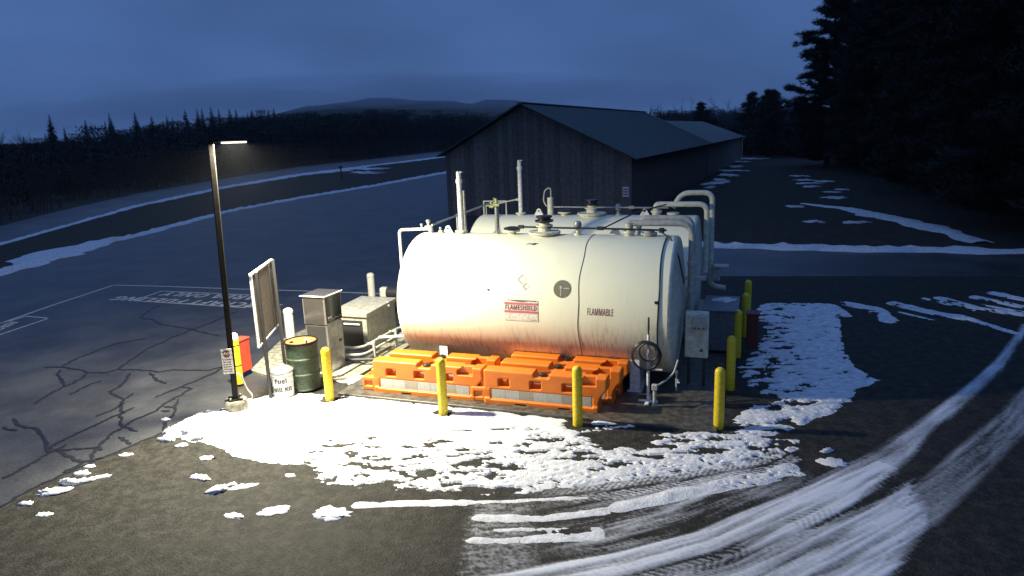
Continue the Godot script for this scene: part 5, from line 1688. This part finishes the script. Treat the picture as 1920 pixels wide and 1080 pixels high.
# ---------------------------------------------------------------- trees
func tuft_mesh(rng: RandomNumberGenerator, n: int, l: float, w: float, flat: float, spread := 0.35) -> ArrayMesh:
	var mb := MB.new()
	for k in n:
		var d := Vector3(rng.randf_range(-1, 1), rng.randf_range(-flat, 1.0), rng.randf_range(-1, 1)).normalized()
		var s := d.cross(Vector3(rng.randf_range(-1, 1), rng.randf_range(-1, 1), rng.randf_range(-1, 1))).normalized() * w
		var o := Vector3(rng.randf_range(-1, 1), rng.randf_range(-0.6, 0.6), rng.randf_range(-1, 1)) * l * spread
		var nn := (d + Vector3(0, 0.6, 0)).normalized()
		mb.tri(o - s, o + s, o + d * l * rng.randf_range(0.6, 1.1), nn, nn, nn)
	return mb.mesh()

func scatter(called: String, mesh: Mesh, mat: Material, list: Array, parent: Node) -> MultiMeshInstance3D:
	var mm := MultiMesh.new()
	mm.transform_format = MultiMesh.TRANSFORM_3D
	mm.mesh = mesh
	mm.instance_count = list.size()
	for i in list.size(): mm.set_instance_transform(i, list[i])
	var o := MultiMeshInstance3D.new()
	o.name = numbered(called, parent)
	o.multimesh = mm
	o.material_override = mat
	parent.add_child(o, true)
	return o

func make_pine(sd: int, h: float, base: float, rad: float, label: String) -> Node3D:
	var rng := RandomNumberGenerator.new()
	rng.seed = sd
	var o := thing("pine_tree", label, "pine tree", Vector3.ZERO, 0.0, "tall dark pines at the edge of the grass")
	var tr := MB.new()
	var path := []
	var rr := []
	for k in 9:
		path.append(Vector3(0.25 * sin(k * 0.9 + sd), h * k / 8.0, 0.2 * cos(k * 1.1)))
		rr.append(lerpf(0.34, 0.03, k / 8.0))
	tr.tube(path, rr, 9)
	obj("trunk", tr, m.bark, o)
	var lb := MB.new()
	var list := []
	var limbs := int(h * 6.5)
	for k in limbs:
		var t := float(k) / limbs
		var y := lerpf(base, h * 0.985, t)
		var az := k * 2.4 + rng.randf_range(-0.4, 0.4)
		var l := rad * (0.35 + 0.65 * sin(PI * clampf(0.25 + 0.75 * (1.0 - t), 0.0, 1.0) * 0.62)) * rng.randf_range(0.55, 1.12) * lerpf(1.0, 0.25, pow(t, 3.0))
		var d := Vector3(cos(az), 0, sin(az))
		var b := Vector3(0, y, 0)
		var mid := b + d * l * 0.55 + Vector3(0, rng.randf_range(-0.15, 0.25), 0)
		var tip := b + d * l + Vector3(0, rng.randf_range(-0.1, 0.7), 0)
		lb.tube([b, mid, tip], [0.05, 0.03, 0.01], 4, false)
		var cnt := int(l * 14.0) + 6
		for q in cnt:
			var u := rng.randf_range(0.3, 1.05)
			var p := b.lerp(mid, u / 0.55) if u < 0.55 else mid.lerp(tip, (u - 0.55) / 0.45)
			p += Vector3(rng.randf_range(-1, 1), rng.randf_range(-0.35, 0.5), rng.randf_range(-1, 1)) * 0.5 * u
			list.append(Transform3D(Basis.from_euler(Vector3(rng.randf_range(-0.4, 0.4), rng.randf() * TAU, rng.randf_range(-0.4, 0.4))).scaled(Vector3.ONE * rng.randf_range(0.7, 1.35)), p))
	obj("limbs", lb, m.bark, o)
	var cr := scatter("crown", needles, m.needle, list, o)
	cr.set_meta("kind", "stuff")
	return o

var needles: ArrayMesh

func spruce_mesh(sd: int, lean: float) -> ArrayMesh:
	# a spruce one metre tall
	var rng := RandomNumberGenerator.new()
	rng.seed = sd
	var mb := MB.new()
	mb.tube([Vector3.ZERO, Vector3(0, 0.98, 0)], [0.014, 0.002], 5, false)
	var layers := 34
	for k in layers:
		var t := float(k) / layers
		var y := 0.08 + 0.9 * t
		var r := lean * pow(1.0 - t, 0.85) + 0.008
		for q in 9:
			var a := q * TAU / 9 + k * 0.7 + rng.randf_range(-0.3, 0.3)
			var l := r * rng.randf_range(0.55, 1.2)
			var d := Vector3(cos(a), 0, sin(a))
			var s := Vector3(-d.z, 0, d.x) * l * rng.randf_range(0.25, 0.4)
			var b := Vector3(0, y + 0.012, 0)
			var tip := d * l + Vector3(0, y - l * rng.randf_range(0.15, 0.5), 0)
			var md := b.lerp(tip, 0.55)
			var nn := (d + Vector3(0, 1, 0)).normalized()
			mb.tri(b, md + s, tip, nn, nn, nn)
			mb.tri(b, md - s, tip, nn, nn, nn)
	return mb.mesh()

func twigs(mb: MB, rng: RandomNumberGenerator, p: Vector3, d: Vector3, l: float, r: float, depth: int) -> void:
	var q := p + d * l
	mb.tube([p, q], [r, r * 0.6], 3, false)
	if depth == 0: return
	for k in rng.randi_range(2, 4 if depth > 2 else 3):
		var t := rng.randf_range(0.45, 1.0)
		var nd := (d + Vector3(rng.randf_range(-0.7, 0.7), rng.randf_range(-0.1, 0.45), rng.randf_range(-0.7, 0.7))).normalized()
		twigs(mb, rng, p.lerp(q, t), nd, l * rng.randf_range(0.5, 0.75), r * 0.55, depth - 1)

func forest_top(z: float) -> float:
	# the woods grow taller towards the far end of the runway
	return lerpf(6.4, 14.5, smoothstep(-95.0, -215.0, z))

func build_trees() -> void:
	var rng := RandomNumberGenerator.new()
	rng.seed = 2024
	needles = tuft_mesh(rng, 16, 0.5, 0.035, 0.3)
	# tall pines at the right
	var protos := [make_pine(5, 21.0, 0.8, 5.0, "tall dark pine standing at the left edge of the pine stand"), make_pine(6, 18.0, 0.6, 3.6, "tall dark pine standing nearest the snow bank at far right"), make_pine(7, 23.0, 1.0, 4.6, "tall dark pine standing in the middle of the pine stand")]
	var spots := [[36.2, -79.0, 1.0, 0], [21.6, -24.5, 0.9, 1], [33.0, -54.0, 1.0, 2], [36.8, -71.0, 1.02, 1], [35.0, -64.5, 0.95, 0], [29.5, -47.0, 0.95, 0], [26.5, -39.5, 0.95, 1], [24.5, -33.5, 0.9, 2], [23.5, -28.8, 0.92, 0], [36.5, -58.0, 1.05, 0], [32.5, -43.0, 1.0, 2], [28.5, -34.0, 1.0, 1], [27.5, -27.5, 1.0, 2], [44.0, -70.0, 1.1, 2], [35.5, -49.0, 1.1, 1], [31.0, -37.5, 1.0, 0], [40.0, -60.5, 1.0, 2], [43.5, -84.0, 1.0, 1], [41.0, -77.0, 1.0, 2], [38.6, -75.5, 1.0, 1], [39.5, -81.0, 1.05, 2], [36.0, -67.0, 1.0, 2], [30.0, -30.0, 1.1, 0], [26.0, -23.5, 1.0, 1]]
	for i in spots.size():
		var s = spots[i]
		var o: Node3D = protos[s[3]] if i < 3 else protos[s[3]].duplicate()
		if i >= 3:
			o.name = numbered("pine_tree", self)
			add_child(o, true)
			o.set_meta("label", "tall dark pine within the stand at the right of the grass")
		o.position = Vector3(s[0], 0, s[1])
		o.rotation.y = i * 1.9
		o.scale = Vector3.ONE * s[2]
	# undergrowth below the pines
	var bush := tuft_mesh(rng, 340, 0.17, 0.03, 0.2, 3.9)
	var list := []
	for k in 420:
		var t := rng.randf()
		var a := V(40, -86).lerp(V(21.5, -23.5), t)
		var off := rng.randf_range(0.5, 9.0)
		list.append(Transform3D(Basis(Vector3.UP, rng.randf() * TAU).scaled(Vector3.ONE * rng.randf_range(0.8, 2.2)), Vector3(a.x + off * 0.9, 0.0, a.y + off * 0.25)))
	var ug := scatter("undergrowth", bush, m.needle, list, self)
	tag(ug, "dark undergrowth below the pines at the right", "undergrowth")
	ug.set_meta("kind", "stuff")
	# smaller trees beyond the grass path
	var mid := [make_pine(15, 11.0, 0.5, 3.0, "medium dark pine standing alone at the end of the grass path"), make_pine(16, 8.5, 0.4, 2.8, "lower dark pine beside the end of the grass path")]
	mid[0].position = Vector3(39.6, 0, -107)
	mid[0].scale = Vector3.ONE * 0.9
	mid[1].position = Vector3(43.5, 0, -104)
	for k in 7:
		var c := copy_of(mid[(k + 1) % 2], "pine_tree", Vector3(34.0 + 3.1 * k, 0, -132 - 5 * (k % 3) + k * 2.2), k * 1.3, "far low dark pine in the row behind the far hangar's end")
		c.set_meta("group", "low dark pines behind the far hangar")
		c.scale = Vector3.ONE * [0.7, 0.85, 0.75, 0.95, 0.85, 1.0, 0.9][k]
	for k in 9:
		var bt := MB.new()
		var r2 := RandomNumberGenerator.new()
		r2.seed = 300 + k
		var hh := r2.randf_range(3.9, 5.2)
		twigs(bt, r2, Vector3.ZERO, Vector3(0, 1, 0), hh, 0.15, 5)
		var o := thing("bare_tree", ["leafless grey tree behind the far hangar roof", "leafless grey tree beside the dark pines at the path end"][int(k > 4)], "bare tree", Vector3([30.5, 34.0, 37.0, 40.5, 44.0, 44.5, 46.5, 48.5, 50.5][k], 0, [-140, -132, -138, -126, -122, -96, -98, -92, -97][k]), 0.0, ["bare trees behind the far hangar", "bare trees at the end of the grass path"][int(k > 4)])
		obj("branches", bt, m.pale_bark if k > 4 else m.twig, o)
	list = []
	for k in 260:
		var a := V(26, -158).lerp(V(47, -112), rng.randf())
		var sc := rng.randf_range(2.2, 5.2)
		list.append(Transform3D(Basis(Vector3.UP, rng.randf() * TAU).scaled(Vector3(sc, sc * rng.randf_range(0.8, 1.3), sc)), Vector3(a.x + rng.randf_range(-4, 9), rng.randf_range(0.0, 2.5), a.y + rng.randf_range(-9, 4))))
	var th := scatter("thicket", bush, m.spruce, list, self)
	tag(th, "dark thicket of brush behind the end of the far hangar", "thicket")
	th.set_meta("kind", "stuff")
	# forest along the runway
	var line := [V(-29, -28), V(-32.5, -38), V(-34.5, -46), V(-36.8, -55), V(-40.3, -74), V(-41.8, -100), V(-41.5, -137), V(-34, -176), V(-22, -242), V(10, -300), V(70, -330), V(150, -320)]
	var wood := []
	var brush := []
	for k in 3:
		var r2 := RandomNumberGenerator.new()
		r2.seed = 40 + k
		var bt := MB.new()
		for q in 3: twigs(bt, r2, Vector3(r2.randf_range(-0.6, 0.6), 0, r2.randf_range(-0.6, 0.6)), Vector3(r2.randf_range(-0.2, 0.2), 1, r2.randf_range(-0.2, 0.2)).normalized(), 1.5, 0.04, 4)
		brush.append(bt.mesh())
	var lists := [[], [], [], []]
	var firs := []
	for i in line.size() - 1:
		var a: Vector2 = line[i]
		var b: Vector2 = line[i + 1]
		var d := (b - a).normalized()
		var nn := Vector2(d.y, -d.x)
		if i < 8 and nn.x > 0: nn = -nn
		if i >= 8 and nn.y > 0: nn = -nn
		var len := (b - a).length()
		for k in int(len * 3.2):
			var c := a + d * rng.randf() * len
			var row := rng.randf()
			var off := rng.randf_range(0.0, 5.0) if row < 0.4 else rng.randf_range(4.0, 40.0)
			var p := c + nn * off
			var s := rng.randf_range(0.7, 1.15) * (1.0 + off * 0.03)
			lists[rng.randi() % 3].append(Transform3D(Basis(Vector3.UP, rng.randf() * TAU).scaled(Vector3(s, s * rng.randf_range(0.9, 1.3), s)), Vector3(p.x, 0, p.y)))
			for q in 2:
				var p2 := c + nn * (off + rng.randf_range(1.5, 26.0))
				var top := forest_top(p2.y) * rng.randf_range(0.82, 1.06)
				var s2 := rng.randf_range(1.5, 2.8) * (1.0 if i < 6 else 1.4)
				lists[3].append(Transform3D(Basis(Vector3.UP, rng.randf() * TAU).scaled(Vector3(s2, s2 * rng.randf_range(0.9, 1.6), s2)), Vector3(p2.x, maxf(0.0, top - 0.8 * s2) * sqrt(rng.randf()), p2.y)))
		for k in int(len * (0.42 if i < 8 else 0.3)):
			var c := a + d * rng.randf() * len
			var off := rng.randf_range(28.0, 95.0) + (35.0 if i < 5 else 0.0)
			var at2 := c + nn * off
			firs.append([at2, forest_top(at2.y) + rng.randf_range(-1.5, 2.0) + (off * 0.02 if i < 5 else 0.0)])
	for k in 3:
		var br := scatter("brush", brush[k], m.twig, lists[k], self)
		tag(br, ["leafless brown brush along the far forest edge", "leafless alder brush at the front of the far woods", "leafless thicket mixed through the far forest edge"][k], "brush")
		br.set_meta("kind", "stuff")
	var fm := scatter("forest", bush, m.spruce, lists[3], self)
	tag(fm, "dark dense forest mass beyond the runway", "forest")
	fm.set_meta("kind", "stuff")
	var types := [spruce_mesh(1, 0.2), spruce_mesh(2, 0.27), spruce_mesh(3, 0.18), spruce_mesh(4, 0.23)]
	for i in firs.size():
		var o := obj("spruce_tree", types[i % 4], m.spruce)
		o.position = Vector3(firs[i][0].x, 0, firs[i][0].y)
		o.rotation.y = i * 2.1
		o.scale = Vector3.ONE * firs[i][1]
		tag(o, "pointed dark spruce rising above the far forest beyond the runway", "spruce tree", "spruces above the far forest")
